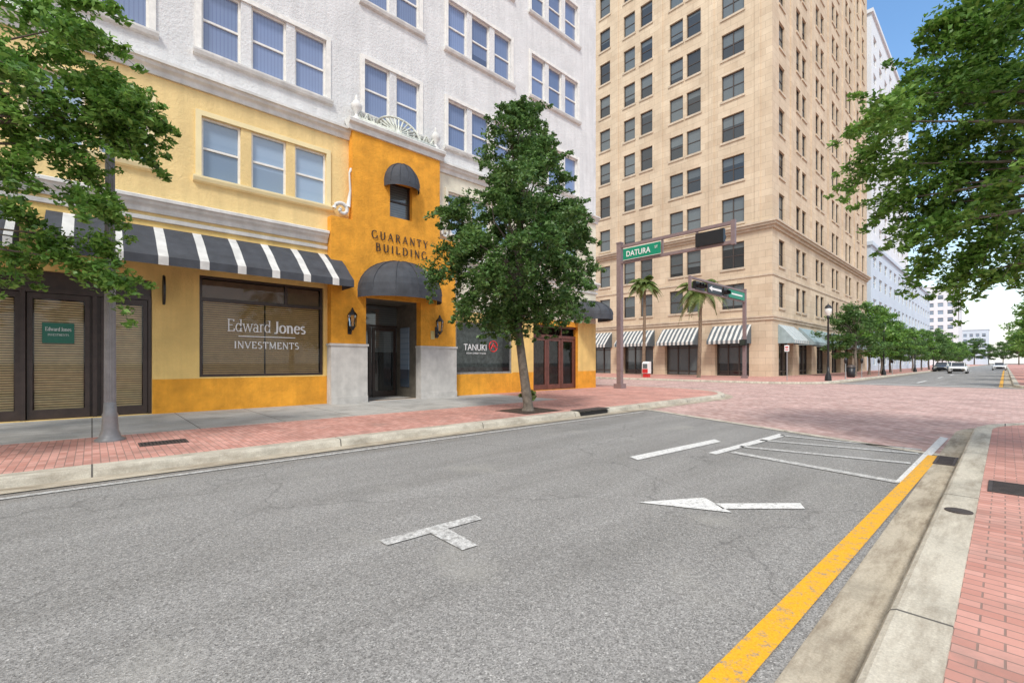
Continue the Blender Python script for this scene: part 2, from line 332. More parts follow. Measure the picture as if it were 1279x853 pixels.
GL = {
 'G': (.9, [A_(.44, .5, .42, .5, 48, 330, 20), [(.84, .42), (.84, .1)]], [(.84, .42)]),
 'U': (.88, [[(.14, 1), (.14, .32)]+A_(.43, .32, .29, .32, 180, 360)+[(.72, 1)]], [(.14, 1), (.72, 1)]),
 'A': (.86, [[(.06, 0), (.42, 1)], [(.42, 1), (.80, 0)], [(.2, .36), (.66, .36)]], [(.06, 0), (.80, 0)]),
 'R': (.82, [[(.14, 0), (.14, 1)], [(.14, 1), (.38, 1)]+A_(.38, .76, .25, .24, 90, -90)+[(.14, .52)], [(.38, .52), (.76, 0)]], [(.14, 0), (.14, 1), (.76, 0)]),
 'N': (.86, [[(.12, 0), (.12, 1)], [(.12, 1), (.74, 0)], [(.74, 0), (.74, 1)]], [(.12, 0), (.12, 1), (.74, 1)]),
 'T': (.76, [[(.38, 0), (.38, 1)], [(.04, .97), (.72, .97)], [(.04, .97), (.04, .82)], [(.72, .97), (.72, .82)]], [(.38, 0)]),
 'Y': (.82, [[(.41, 0), (.41, .45)], [(.41, .45), (.08, 1)], [(.41, .45), (.74, 1)]], [(.41, 0), (.08, 1), (.74, 1)]),
 'B': (.74, [[(.14, 0), (.14, 1)], [(.14, 1), (.36, 1)]+A_(.36, .77, .22, .23, 90, -90)+[(.14, .54)], [(.36, .54)]+A_(.38, .27, .27, .27, 90, -90)+[(.14, 0)]], [(.1, 0), (.1, 1)]),
 'I': (.3, [[(.15, 0), (.15, 1)]], [(.15, 0), (.15, 1)]),
 'L': (.68, [[(.14, 0), (.14, 1)], [(.14, .03), (.62, .03)], [(.62, .03), (.62, .2)]], [(.14, 0), (.14, 1)]),
 'D': (.88, [[(.14, 0), (.14, 1)], [(.14, 1), (.36, 1)]+A_(.36, .5, .43, .5, 90, -90, 16)+[(.14, 0)]], [(.1, 0), (.1, 1)]),
 'E': (.7, [[(.14, 0), (.14, 1)], [(.14, .97), (.58, .97)], [(.14, .52), (.48, .52)], [(.14, .03), (.62, .03)], [(.58, .97), (.58, .82)], [(.62, .03), (.62, .2)]], [(.14, 0), (.14, 1)]),
 'V': (.84, [[(.06, 1), (.42, 0)], [(.42, 0), (.78, 1)]], [(.06, 1), (.78, 1)]),
 'M': (1.04, [[(.12, 0), (.14, 1)], [(.14, 1), (.5, .05)], [(.5, .05), (.88, 1)], [(.88, 1), (.9, 0)]], [(.12, 0), (.14, 1), (.88, 1), (.9, 0)]),
 'S': (.64, [A_(.32, .75, .22, .24, 35, 270, 12)+A_(.32, .26, .25, .25, 90, -140, 12)], []),
 'J': (.5, [[(.36, 1), (.36, .15)]+A_(.2, .15, .16, .2, 0, -120, 8)], [(.36, 1)]),
 'd': (.64, [A_(.28, .33, .22, .33, 0, 360, 18), [(.5, 1), (.5, 0)]], [(.46, 1), (.54, 0)]),
 'w': (.92, [[(.06, .66), (.25, 0)], [(.25, 0), (.45, .66)], [(.45, .66), (.65, 0)], [(.65, 0), (.85, .66)]], [(.06, .66), (.45, .66), (.85, .66)]),
 'a': (.56, [A_(.26, .46, .17, .2, 150, 0, 8)+[(.43, 0)], A_(.24, .19, .18, .19, 0, 360, 14)], [(.47, 0)]),
 'r': (.46, [[(.14, .66), (.14, 0)], A_(.3, .44, .16, .22, 180, 50, 8)], [(.14, 0), (.1, .66)]),
 'o': (.62, [A_(.31, .33, .25, .33, 0, 360, 18)], []),
 'n': (.66, [[(.14, .66), (.14, 0)], A_(.32, .42, .18, .24, 180, 0, 10)+[(.5, 0)]], [(.14, 0), (.1, .66), (.5, 0)]),
 'e': (.58, [[(.07, .37), (.5, .37)], A_(.29, .33, .23, .33, 8, 320, 18)], []),
 's': (.46, [A_(.23, .49, .15, .17, 35, 270, 10)+A_(.23, .17, .17, .17, 90, -140, 10)], [])}
def serif(body, width, height, pos, mat, parent, gap=.1, thick=.13, thin=.055, space=.5):
    x = 0; segs = []
    for ch in body:
        if ch == ' ': x += space; continue
        w, lines, sf = GL[ch]
        for ln in lines:
            for p, q in zip(ln[:-1], ln[1:]):
                dx, dy = q[0]-p[0], q[1]-p[1]; L_ = math.hypot(dx, dy)
                if L_ < 1e-6: continue
                vert = abs(dy)/L_; t = thin+(thick-thin)*vert**1.5
                if ch in 'ANMUVYw' and L_ > .3 and dx*dy > 0: t = thin*1.15
                if ch in 'N' and abs(dx) < .01: t = thin*1.15
                nx_, ny_ = -dy/L_*t/2, dx/L_*t/2; ex, ey = dx/L_*.012, dy/L_*.012
                segs.append([(x+p[0]+nx_-ex, p[1]+ny_-ey), (x+p[0]-nx_-ex, p[1]-ny_-ey), (x+q[0]-nx_+ex, q[1]-ny_+ey), (x+q[0]+nx_+ex, q[1]+ny_+ey)])
        for sx, sy in sf: segs.append([(x+sx-.12, sy-.02), (x+sx+.12, sy-.02), (x+sx+.12, sy+.025), (x+sx-.12, sy+.025)])
        x += w+gap
    tot = x-gap; mb = MB()
    for i, sg_ in enumerate(segs):
        dd = .004+.0003*(i % 9); pts = [(pos[0]+dd, pos[1]+(a/tot-.5)*width, pos[2]+(b-.5)*height) for a, b in sg_]
        mb.poly(pts); mb.poly([(p[0]-.004, p[1], p[2]) for p in pts])
        for j in range(4): a, b = pts[j], pts[(j+1) % 4]; mb.quad(a, b, (b[0]-.004, b[1], b[2]), (a[0]-.004, a[1], a[2]))
    return mb.build('lettering', mat, parent)
def facade(mb, face, base, u0, u1, v0, v1, ops, depth=.15, mfun=None, ub=(), vb=()):
    P = (lambda u, v, d: (base+d, u, v)) if face == 'E' else (lambda u, v, d: (u, base-d, v))
    us = sorted(set([u0, u1]+[o[0] for o in ops]+[o[1] for o in ops]+list(ub))); us = [u for u in us if u0-1e-6 <= u <= u1+1e-6]
    vs = sorted(set([v0, v1]+[o[2] for o in ops]+[o[3] for o in ops]+list(vb))); vs = [v for v in vs if v0-1e-6 <= v <= v1+1e-6]
    for i in range(len(us)-1):
        for j in range(len(vs)-1):
            uc = (us[i]+us[i+1])/2; vc = (vs[j]+vs[j+1])/2
            if any(o[0] < uc < o[1] and o[2] < vc < o[3] for o in ops): continue
            mi = mfun(uc, vc) if mfun else 0
            mb.quad(P(us[i], vs[j], 0), P(us[i+1], vs[j], 0), P(us[i+1], vs[j+1], 0), P(us[i], vs[j+1], 0), mi)
    for o in ops:
        a, b, c, d = o[:4]; dp = o[4] if len(o) > 4 else depth; mi = mfun((a+b)/2, d+.02) if mfun else 0
        if len(o) > 5: mi = o[5]
        mb.quad(P(a, c, 0), P(a, c, -dp), P(a, d, -dp), P(a, d, 0), mi); mb.quad(P(b, c, -dp), P(b, c, 0), P(b, d, 0), P(b, d, -dp), mi)
        mb.quad(P(a, d, 0), P(a, d, -dp), P(b, d, -dp), P(b, d, 0), mi); mb.quad(P(a, c, 0), P(b, c, 0), P(b, c, -dp), P(a, c, -dp), mi)
# ------------------------------------------------------------------ ground
g = MB(); g.box(-900, 900, -500, 1500, -.6, -.03); struct(g, 'ground', M['ground'])
g = MB(); g.quad((-80, -60, 0), (80, -60, 0), (80, 600, 0), (-80, 600, 0)); struct(g, 'road', M['asphalt'])
def arc(cx, cy, r, a0, a1, n=14): return [(cx+r*math.cos(R(a0+(a1-a0)*i/n)), cy+r*math.sin(R(a0+(a1-a0)*i/n))) for i in range(n+1)]
pNL = lambda i: [(-7.5-i, -60)]+arc(-12, 17.5, 4.5-i, 0, 90)+[(-70, 22-i)]
pFL = lambda i: [(-70, 33+i)]+arc(-12, 37, 4-i, -90, 0)+[(-8-i, 560)]
pNR = lambda i: [(-.44+i, -60)]+arc(2.56, 12.6, 3-i, 180, 90)+[(70, 15.6-i)]
pFR = lambda i: [(70, 36+i)]+arc(3.3, 39, 3-i, 270, 180)+[(.3+i, 560)]
def sweep(mb, pf, prof):
    for (i0, z0), (i1, z1) in zip(prof[:-1], prof[1:]):
        a = pf(i0); b = pf(i1)
        for k in range(len(a)-1): mb.quad((*a[k], z0), (*a[k+1], z0), (*b[k+1], z1), (*b[k], z1))
for pf, gw in ((pNL, .30), (pFL, .35), (pNR, .24), (pFR, .35)):
    kb = MB(); sweep(kb, pf, [(0, -.01), (.02, .09), (.035, .118), (.06, .13), (.27, .13), (.275, .1)]); struct(kb, 'kerb', M['kerb'])
    gt = MB(); sweep(gt, pf, [(-gw, .012), (.005, .0125)]); struct(gt, 'gutter', M['gutter'])
s = MB(); a = pNL(.27); s.prism(a+[(-70, 12), (-10.6, 12), (-10.6, -60)], .01, .121); struct(s, 'brick_sidewalk', M['brick_walk'])
s = MB(); s.prism([(-10.6, -60), (-10.6, 12), (-70, 12), (-70, -60)], .01, .121); struct(s, 'concrete_sidewalk', M['walk'])
s = MB(); s.prism(pFL(.27)+[(-70, 560)], .01, .121); struct(s, 'brick_sidewalk', M['brick_walk'])
s = MB(); s.prism(pNR(.27)+[(70, -60)], .01, .121); struct(s, 'brick_sidewalk', M['brick_walk'])
s = MB(); s.prism(pFR(.27)+[(70, 560)], .01, .121); struct(s, 'brick_sidewalk', M['brick_walk'])
s = MB(); s.poly([(-70, 12.4, .005), (-7.5, 12.4, .005), (-.3, 9.4, .005), (70, 9.4, .005), (70, 36, .005), (-70, 36, .005)]); struct(s, 'brick_crossing', M['brick_road'])
s = MB(); s.quad((-7.5, 12.2, .009), (-.5, 9.25, .009), (-.5, 9.45, .009), (-7.5, 12.42, .009)); struct(s, 'crossing_band', M['kerb'])
# ------------------------------------------------------------------ road markings
def marking(polys, mat, z=.009):
    m = MB()
    for p in polys: m.poly([(*G(x, y), z) for x, y in p])
    return struct(m, 'road_marking', mat)
def line(a, b, w, mat, z=.009):
    a = Vector(G(*a)); b = Vector(G(*b)); d = (b-a).normalized(); n = Vector((-d.y, d.x))*w/2
    m = MB(); m.quad((*(a+n), z), (*(a-n), z), (*(b-n), z), (*(b+n), z)); return struct(m, 'road_marking', mat)
marking([[(797, 628), (915, 641), (880, 622)], [(893, 629.5), (1000, 629), (1006, 636), (903, 636.2)]], M['paint_white'])
marking([[(474, 676), (484, 682), (603, 649), (594, 644)], [(538, 666.8), (560, 661), (597, 682), (578, 688)]], M['paint_faded'])
marking([[(787, 571), (797, 575), (901, 552), (893, 549)]], M['paint_white'])
marking([[(885, 566), (895, 568), (981, 545), (974, 542)]], M['paint_white'])
for a, b, w in (((915, 565), (1125, 603), .16), ((925, 558), (1138, 579), .14), ((950, 550), (1148, 567), .13), ((975, 544), (1152, 562), .13)):
    line(a, b, w, M['paint_faded'])
marking([[(1118, 603), (1131, 604), (1185, 548), (1175, 546)]], M['paint_white'], .0125)
m = MB(); m.quad((-.93, .2, .0135), (-.79, .2, .0135), (-.66, 9.25, .0135), (-.79, 9.25, .0135)); struct(m, 'road_marking', M['paint_yellow'])
m = MB(); m.quad((-7.02, -30, .009), (-6.93, -30, .009), (-6.93, 11.5, .009), (-7.02, 11.5, .009)); struct(m, 'road_marking', M['paint_faded'])
for y0 in (42, 56, 70, 84, 98, 112):
    m = MB(); m.quad((-4.2, y0, .009), (-4.05, y0, .009), (-4.05, y0+5, .009), (-4.2, y0+5, .009)); struct(m, 'road_marking', M['paint_white'])
m = MB(); m.quad((-.25, 38, .0135), (-.08, 38, .0135), (-.08, 120, .0135), (-.25, 120, .0135)); struct(m, 'road_marking', M['paint_yellow'])
m = MB(); m.quad((-7.6, 37.4, .009), (-.4, 37.4, .009), (-.4, 37.8, .009), (-7.6, 37.8, .009)); struct(m, 'road_marking', M['paint_white'])
# ------------------------------------------------------------------ leaf/tree tools
def leaf_mesh(name, C, sig, n, size, mat, parent, rng, asp=.5, flat=.6):
    k = len(C); idx = rng.integers(0, k, n)
    sg = np.asarray(sig)[idx] if hasattr(sig, '__len__') else sig
    off = rng.normal(size=(n, 3)); off /= (np.linalg.norm(off, axis=1)[:, None]+1e-6); off *= (rng.random(n)**.6)[:, None]
    c = C[idx]+off*(sg[:, None] if hasattr(sig, '__len__') else sg)*np.array([1.25, 1.25, .75])
    a = rng.normal(size=(n, 3)); a[:, 2] *= flat; a /= np.linalg.norm(a, axis=1)[:, None]
    b = rng.normal(size=(n, 3)); b[:, 2] *= flat; b -= (b*a).sum(1)[:, None]*a; b /= np.linalg.norm(b, axis=1)[:, None]
    L = size*(.6+.8*rng.random(n))[:, None]; W = L*asp
    nz = np.cross(a, b)*L*.12
    V = np.stack([c-a*L/2, c+b*W/2+nz, c+a*L/2, c-b*W/2+nz], 1).reshape(-1, 3)
    o0 = np.array(ORG.get(parent.name, (0, 0, 0)))
    me = bpy.data.meshes.new(name); me.vertices.add(4*n); me.vertices.foreach_set('co', (V-o0).ravel())
    me.loops.add(4*n); me.loops.foreach_set('vertex_index', np.arange(4*n, dtype=np.int32))
    me.polygons.add(n); me.polygons.foreach_set('loop_start', np.arange(0, 4*n, 4, dtype=np.int32))
    me.update(calc_edges=True); me.materials.append(mat)
    o = bpy.data.objects.new(name, me); COL.objects.link(o); o.parent = parent; ORG[o.name] = tuple(o0); return o
def tree(name, label, loc, prof, nclump, nleaf, size, seed, lean=(0, 0), trunk_r=.11, zfork=2.0, mat='leaf', group=None, sig=(.3, .55), offs=(0, 0), limb_frac=.6, shell=.55, extra=(), spray=0):
    rng = np.random.default_rng(seed); root = thing(name, label, 'tree', loc, group)
    x0, y0, z0 = loc; zs = [p[0] for p in prof]; rs = [p[1] for p in prof]
    C = [tuple(e) for e in extra]; nclump += len(C); top = Vector((x0+lean[0], y0+lean[1], zfork))
    while len(C) < nclump:
        z = rng.uniform(zs[0], zs[-1]); r = np.interp(z, zs, rs)
        if rng.random() > (r/max(rs))**1.3+.08: continue
        q = r*(shell+(1-shell)*rng.random()) if rng.random() < .72 else r*rng.random()*.6
        t = rng.uniform(0, 2*math.pi); q *= 1+.22*math.sin(3*t+seed)+.12*math.sin(5*t+z*2)
        C.append((x0+lean[0]+offs[0]+q*math.cos(t), y0+lean[1]+offs[1]+q*math.sin(t), z))
    C = np.array(C); sg = rng.uniform(sig[0], sig[1], nclump)
    mb = MB(); base = Vector(loc)
    mid = base.lerp(top, .5)+Vector((.05, -.04, 0))
    mb.tube([base-Vector((0, 0, .02)), base+Vector((0, 0, .15)), mid, top], [trunk_r*1.5, trunk_r*1.1, trunk_r, trunk_r*.85], 10)
    lead = top+Vector((offs[0]*.6, offs[1]*.6, (zs[-1]-zfork)*.75))
    mb.tube([top, top.lerp(lead, .5)+Vector((.1, .08, 0)), lead], [trunk_r*.85, trunk_r*.45, .015], 7)
    for i in range(nclump):
        if rng.random() > limb_frac: continue
        c = Vector(C[i]); f = max(0, min(.8, (c.z-zfork)/(zs[-1]-zfork)*.7)); s0 = top.lerp(lead, f)
        md = s0.lerp(c, .5)+Vector((rng.normal()*.12, rng.normal()*.12, .12))
        mb.tube([s0, md, c], [trunk_r*.34, trunk_r*.17, .006], 5, cap=False)
    if spray:
        S = []; Sg = []
        cen = np.array([top.x+offs[0], top.y+offs[1], (zs[0]+zs[-1])/2])
        for i in range(nclump):
            for _ in range(spray):
                d = (C[i]-cen); d /= np.linalg.norm(d)+1e-6; d = d+rng.normal(size=3)*.55; d[2] *= .7; d /= np.linalg.norm(d)
                ln = rng.uniform(.3, .75); n_ = 4
                for j in range(1, n_+1):
                    f = j/n_; S.append(C[i]+d*ln*f+np.array([0, 0, -.16*f*f])); Sg.append(.15*(1.15-f*.6))
                mb.tube([tuple(C[i]), tuple(C[i]+d*ln*.5), tuple(C[i]+d*ln+np.array([0, 0, -.16]))], [.008, .006, .003], 3, cap=False)
        mb.build('trunk', M['bark'], root, True)
        allC = np.concatenate([np.repeat(C, 9, 0), np.array(S)]); allS = np.concatenate([np.repeat(sg, 9), np.array(Sg)])
        leaf_mesh('crown', allC, allS, nleaf, size, M[mat], root, rng); return root
    mb.build('trunk', M['bark'], root, True)
    leaf_mesh('crown', C, sg, nleaf, size, M[mat], root, rng); return root
tree('street_tree', 'bushy green tree with leaning trunk in front of the orange entrance', (*G(660, 513, .12), .12),
     [(2.35, .8), (2.9, 1.6), (4.2, 2.0), (5.2, 1.85), (6.4, 1.4), (7.3, .8), (8.3, .2)], 170, 88000, .10, 3, (-.25, -.12), .12, 2.3, sig=(.2, .46), spray=3, limb_frac=.4)
ex = [W3(px, py, f) for px, py, f in ((150, 112, 6.6), (162, 140, 6.8), (138, 160, 6.7), (160, 185, 6.9), (118, 148, 6.5), (95, 105, 6.3), (60, 62, 6.2), (92, 35, 6.4), (30, 25, 6.3), (105, 250, 6.8), (122, 300, 6.8), (95, 325, 6.7),
     (55, 300, 6.5), (20, 318, 6.4), (18, 200, 6.2), (60, 185, 6.3), (98, 215, 6.6), (10, 260, 6.3), (40, 120, 6.1), (8, 80, 6.2), (128, 125, 6.7), (112, 100, 6.8), (148, 158, 6.7), (135, 140, 6.6), (150, 130, 6.5), (130, 105, 6.5), (130, 345, 6.8), (40, 150, 6.2), (80, 155, 6.4), (15, 160, 6.3))]
tree('street_tree', 'tree at the left edge with crown around the grey lamp post', (-9.4, -2.9, .12),
     [(2.9, 1.0), (3.6, 2.2), (5.0, 2.7), (6.5, 2.4), (7.8, 1.4), (8.4, .4)], 66, 58000, .09, 11, (0, .1), .13, 2.6, 'leaf_bright', sig=(.2, .38), offs=(0, .15), extra=ex, spray=3, limb_frac=.4)
ex = [W3(px, py, f) for px, py, f in ((1110, 150, 7.6), (1095, 185, 7.6), (1120, 205, 7.4), (1120, 250, 7.6), (1140, 290, 7.5), (1160, 330, 7.4), (1200, 345, 7.2), (1230, 300, 7), (1150, 235, 7.3), (1175, 170, 7.2), (1135, 130, 7.4), (1165, 90, 7.3),
     (1200, 50, 7.1), (1215, 15, 7.1), (1250, 60, 6.9), (1260, 120, 6.9), (1220, 120, 7), (1200, 215, 7.1), (1240, 200, 6.9), (1265, 250, 6.8), (1190, 275, 7.2), (1250, 340, 6.9), (1235, 20, 7), (1270, 30, 6.8), (1220, 165, 7.1), (1180, 130, 7.3), (1170, 255, 7.4), (1265, 180, 6.9), (1275, 310, 6.7), (1215, 250, 7.2), (1090, 210, 7.7),
     (1225, 35, 6.9), (1190, 20, 7.2), (1265, 5, 6.8), (1275, 90, 6.8), (1245, 150, 6.9), (1270, 215, 6.7), (1245, 275, 6.9), (1215, 320, 7.1), (1200, 90, 7.2), (1235, 90, 7.2), (1255, 30, 7.3), (1270, 150, 7.2), (1230, 230, 7.3), (1260, 290, 7.3), (1195, 185, 7.5), (1160, 200, 7.6))]
tree('street_tree', 'large overhanging tree at the right edge above the near pavement', (1.5, 9.3, .12),
     [(2.9, 1.0), (3.6, 2.0), (4.6, 2.5), (6.0, 2.4), (7.4, 2.0), (8.6, 1.0)], 130, 100000, .088, 5, (0, 0), .15, 2.7, 'leaf_bright', sig=(.22, .44), extra=ex, spray=3, limb_frac=.25)
tree('street_tree', 'smaller leafy tree on the right pavement beyond the crossing', (2.2, 39.6, .12),
     [(1.9, 1.0), (2.6, 2.1), (3.8, 2.4), (5.2, 1.6), (6.2, .5)], 60, 9000, .2, 6, (0, 0), .12, 1.8, 'leaf_bright', sig=(.35, .6))
ft = tree('street_tree', 'nearest tree in the row along the far left pavement', (-9.6, 53, .12),
          [(2.0, 1.3), (2.8, 2.4), (4.2, 2.8), (5.8, 2.2), (7.0, .7)], 80, 9500, .22, 21, (0, 0), .12, 2.3, 'leaf', 'trees in the row along the far left pavement', sig=(.35, .6))
ft2 = tree('street_tree', 'second tree in the row along the far left pavement', (-9.7, 60, .12),
           [(2.0, 1.0), (3.0, 2.2), (4.6, 2.6), (6.4, 1.8), (7.6, .5)], 70, 8500, .23, 22, (0, 0), .11, 2.2, 'leaf_bright', 'trees in the row along the far left pavement', sig=(.35, .6))
ordn = ['third', 'fourth', 'fifth', 'sixth', 'seventh', 'eighth', 'ninth', 'tenth', 'eleventh', 'twelfth', 'thirteenth', 'fourteenth']
yy = 67
for i, w in enumerate(ordn):
    dup(ft if i % 2 else ft2, (-9.6+random.uniform(-.3, .3), yy, .12), w+' tree in the row along the far left pavement, counted from the camera', random.uniform(0, 6), random.uniform(.88, 1.1)); yy += 7.2+i*1.3
for i, (x, y, sc, lb) in enumerate(((2.6, 52, .9, 'second tree on the right pavement beyond the crossing'), (2.8, 66, 1, 'third tree on the right pavement beyond the crossing'),
                                   (3, 84, 1, 'fourth tree on the right pavement beyond the crossing'), (3, 105, 1.1, 'fifth tree on the right pavement beyond the crossing'),
                                   (3.5, 135, 1.2, 'last tree on the right pavement beyond the crossing'))):
    c = dup(ft2, (x, y, .12), lb, i*1.3, sc); c['group'] = 'trees on the right pavement beyond the crossing'
for i in range(7):
    c = dup(ft, (-26+i*6.3, 400+((i*37) % 30), 0), ['first', 'second', 'third', 'fourth', 'fifth', 'sixth', 'seventh'][i]+' tree from the left at the far end of the street', i*1.1, 1.9+.3*(i % 3)); c['group'] = 'distant trees closing the street'
# ------------------------------------------------------------------ tree pit, grates
px, py = G(660, 513, .12)
m = MB(); m.prism([(px-.6, py-.65), (px+.6, py-.65), (px+.6, py+.75), (px-.6, py+.75)], .1, .127); struct(m, 'soil', M['soil'])
def plant(label, loc, n, r, h, size, mat, seed):
    rng = np.random.default_rng(seed); root = thing('small_plant', label, 'plant', loc)
    mb = MB(); C = []
    for i in range(n):
        a = rng.uniform(0, 6.28); q = r*rng.random(); tip = (loc[0]+q*math.cos(a), loc[1]+q*math.sin(a), loc[2]+h*rng.uniform(.5, 1)); C.append(tip)
        mb.tube([loc, tip], [.008, .004], 4, cap=False)
    mb.build('stem', M['bark'], root); leaf_mesh('foliage', np.array(C), .09, 500, size, M[mat], root, rng)
plant('small yellow green plant in the soil behind the leaning tree trunk', (px-.35, py+.35, .12), 14, .22, .5, .09, 'leaf_palm', 4)
def grate(label, cx, cy, w, l, z, rim=M['iron']):
    root = thing('drain_grate', label, 'drain grate', (cx, cy, z)); m = MB()
    m.box(cx-w/2, cx+w/2, cy-l/2, cy-l/2+.03, z-.02, z+.010); m.box(cx-w/2, cx+w/2, cy+l/2-.03, cy+l/2, z-.02, z+.010)
    m.box(cx-w/2, cx-w/2+.03, cy-l/2+.03, cy+l/2-.03, z-.02, z+.010); m.box(cx+w/2-.03, cx+w/2, cy-l/2+.03, cy+l/2-.03, z-.02, z+.010); m.build('frame', rim, root)
    b = MB(); n = int(l/.05)
    for i in range(n):
        yy = cy-l/2+.035+(l-.07)*(i+.5)/n; b.box(cx-w/2+.03, cx+w/2-.03, yy-.011, yy+.011, z-.02, z+.007)
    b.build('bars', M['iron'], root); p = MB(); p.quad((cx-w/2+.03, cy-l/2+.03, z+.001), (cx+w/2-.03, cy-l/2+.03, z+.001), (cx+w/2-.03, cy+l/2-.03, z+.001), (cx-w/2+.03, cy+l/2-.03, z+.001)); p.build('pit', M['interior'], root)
cx, cy = G(205, 553, .12); grate('rectangular dark grate in the brick pavement by the grey lamp post', cx, cy, .42, .62, .121)
cx, cy = G(1212, 580); grate('dark drain grate in the right gutter beside the crossing', -.57, cy, .22, .75, .012)
cx, cy = G(1266, 611, .12); grate('dark square cover set in the right brick pavement', cx, cy, .35, .6, .121)
m = MB(); cx, cy = G(1216, 643, .12); m.lathe(-.27, cy, [(.09, .12), (.09, .138), (.075, .141)], 20); tag(m.build('utility_cover', M['iron']), 'small round dark cover on the right kerb', 'utility cover')
rt = thing('kerb_inlet', 'black drain inlet opening in the left kerb beyond the leaning tree', 'kerb inlet', (-7.5, 9.9, 0))
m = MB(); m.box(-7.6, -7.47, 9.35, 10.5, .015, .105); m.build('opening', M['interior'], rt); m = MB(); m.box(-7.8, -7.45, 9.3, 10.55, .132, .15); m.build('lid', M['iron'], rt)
# ------------------------------------------------------------------ corner building
FX = -14.4
gb = thing('corner_building', 'white, yellow and orange stucco building with black domed entrance canopy', 'building', (-14.4, 7.7, .12))
WY = [(-5.9, -4.98), (-4.75, -3.83), (-3.6, -2.68), (-1.04, -.12), (.12, 1.04), (2.12, 3.04), (3.30, 4.22), (4.46, 5.38), (6.63, 7.55), (7.80, 8.72), (9.96, 10.88), (11.12, 12.04), (12.30, 13.22), (14.45, 15.37), (15.62, 16.54), (16.78, 17.7)]
FL = [(6.30, 7.92), (9.62, 11.45), (13.35, 15.25), (17.1, 19.0)]
ops = []; wins = []
for k, (a, b) in enumerate(FL):
    for (y0, y1) in WY:
        if k == 0 and 6 < y0 < 9.6: continue
        ops.append((y0, y1, a, b, .16)); wins.append((y0, y1, a, b, k))
shop = [(-4.6, 1.1, .13, 3.45, .35), (2.08, 5.30, 1.02, 3.72, .22), (6.55, 8.6, .13, 3.55, .31, 6), (10.35, 13.3, .95, 3.0, .2), (14.6, 17.75, .13, 3.15, .3)]
def gm(u, v):
    if v > 8.8: return 0
    if v < .985 and u > 1.1 and u < 20: return 2
    if u < 9: return 5 if v > 5.0 else 1
    if v > 3.4: return 3
    return 4 if u < 14.6 or u > 17.75 else 2
mb = MB(); facade(mb, 'E', FX, -25, 19.2, .05, 22, ops+shop, .16, gm, (1.1, 9.0, 14.6, 17.75), (.985, 3.4, 5.0, 8.8))
mb.quad((FX, 19.2, .05), (-45, 19.2, .05), (-45, 19.2, 22), (FX, 19.2, 22), 0); mb.quad((-45, -25, .05), (FX, -25, .05), (FX, -25, 22), (-45, -25, 22), 0)
mb.quad((-45, -25, 22), (FX, -25, 22), (FX, 19.2, 22), (-45, 19.2, 22), 0); mb.quad((-45, 19.2, .05), (-45, -25, .05), (-45, -25, 22), (-45, 19.2, 22), 0)
mb.build('wall', [M['white_stucco'], M['yellow'], M['orange'], M['cream'], M['yellow'], M['yellow_pale'], M['porch']], gb)
def sash_mesh(w, h, b=.055, mid=.5, mull=0):
    f = MB(); D0, D1 = -.05, .03
    f.box(D0, D1, 0, b, 0, h); f.box(D0, D1, w-b, w, 0, h); f.box(D0, D1, b, w-b, 0, b); f.box(D0, D1, b, w-b, h-b, h)
    f.box(D0, D1-.015, b, w-b, h*mid-b*.5, h*mid+b*.5)
    if mull: f.box(D0+.01, D1-.005, w/2-b*.6, w/2+b*.6, b, h*mid-b*.5); f.box(D0+.01, D1-.005, w/2-b*.6, w/2+b*.6, h*mid+b*.5, h-b)
    p = MB(); p.quad((-.03, b*.5, b*.5), (-.03, w-b*.5, b*.5), (-.03, w-b*.5, h-b*.5), (-.03, b*.5, h-b*.5)); return f, p
cache = {}
def window(parent, face, base, u0, u1, v0, v1, fm, pm, depth, b=.055, mid=.5, mull=0):
    w = u1-u0; h = v1-v0; key = (round(w, 2), round(h, 2), fm, pm, mull)
    if key not in cache:
        f, p = sash_mesh(w, h, b, mid, mull); cache[key] = (mesh_only(f, 'window', M[fm]), mesh_only(p, 'pane', M[pm]))
    loc = (base-depth, u0, v0) if face == 'E' else (u0, base+depth, v0)
    o = place(parent, cache[key][0], 'window', loc, 0 if face == 'E' else R(-90)); ORG[o.name] = loc
    q = bpy.data.objects.new('pane', cache[key][1]); COL.objects.link(q); q.parent = o; return o
for (y0, y1, a, b, k) in wins: window(gb, 'E', FX, y0, y1, a, b, 'frame_white', 'pane_sky_reflect' if k == 0 else 'pane_lav_reflect', .10)
groups = [(-5.9, -2.68), (-1.04, 1.04), (2.12, 5.38), (6.63, 8.72), (9.96, 13.22), (14.45, 17.7)]
for k, (a, b) in enumerate(FL):
    for (y0, y1) in groups:
        if k == 0 and 6 < y0 < 9.6: continue
        c = MB(); e = .13
        c.box(FX+.002, FX+.045, y0-e, y1+e, b, b+e); c.box(FX+.002, FX+.045, y0-e, y0, a, b); c.box(FX+.002, FX+.045, y1, y1+e, a, b)
        c.build('window_casing', M['trim_yellow'] if k == 0 and y0 < 9 else M['frame_white' if k else 'cream'], gb)
        c = MB(); c.ext([(FX+.002, a-.16), (FX+.10, a-.13), (FX+.13, a-.05), (FX+.13, a), (FX+.002, a)], 'y', y0-e-.06, y1+e+.06); c.build('sill', M['trim_yellow'] if k == 0 and y0 < 9 else M['trim_white'], gb)
def mould(y0, y1, z, prof, mat, name='cornice', base=FX):
    c = MB(); c.ext([(base+d, z+dz) for d, dz in prof], 'y', y0, y1); return c.build(name, mat, gb)
CP = [(.002, -.30), (.06, -.30), (.08, -.2), (.10, -.17), (.16, -.12), (.19, -.05), (.24, -.03), (.24, .04), (.18, .07), (.002, .09)]
for a, b in ((-25, 5.4), (10.1, 19.3)):
    mould(a, b, 5.42, CP, M['trim_white']); mould(a, b, 4.98, [(.002, -.06), (.05, -.05), (.06, .03), (.002, .06)], M['trim_white'])
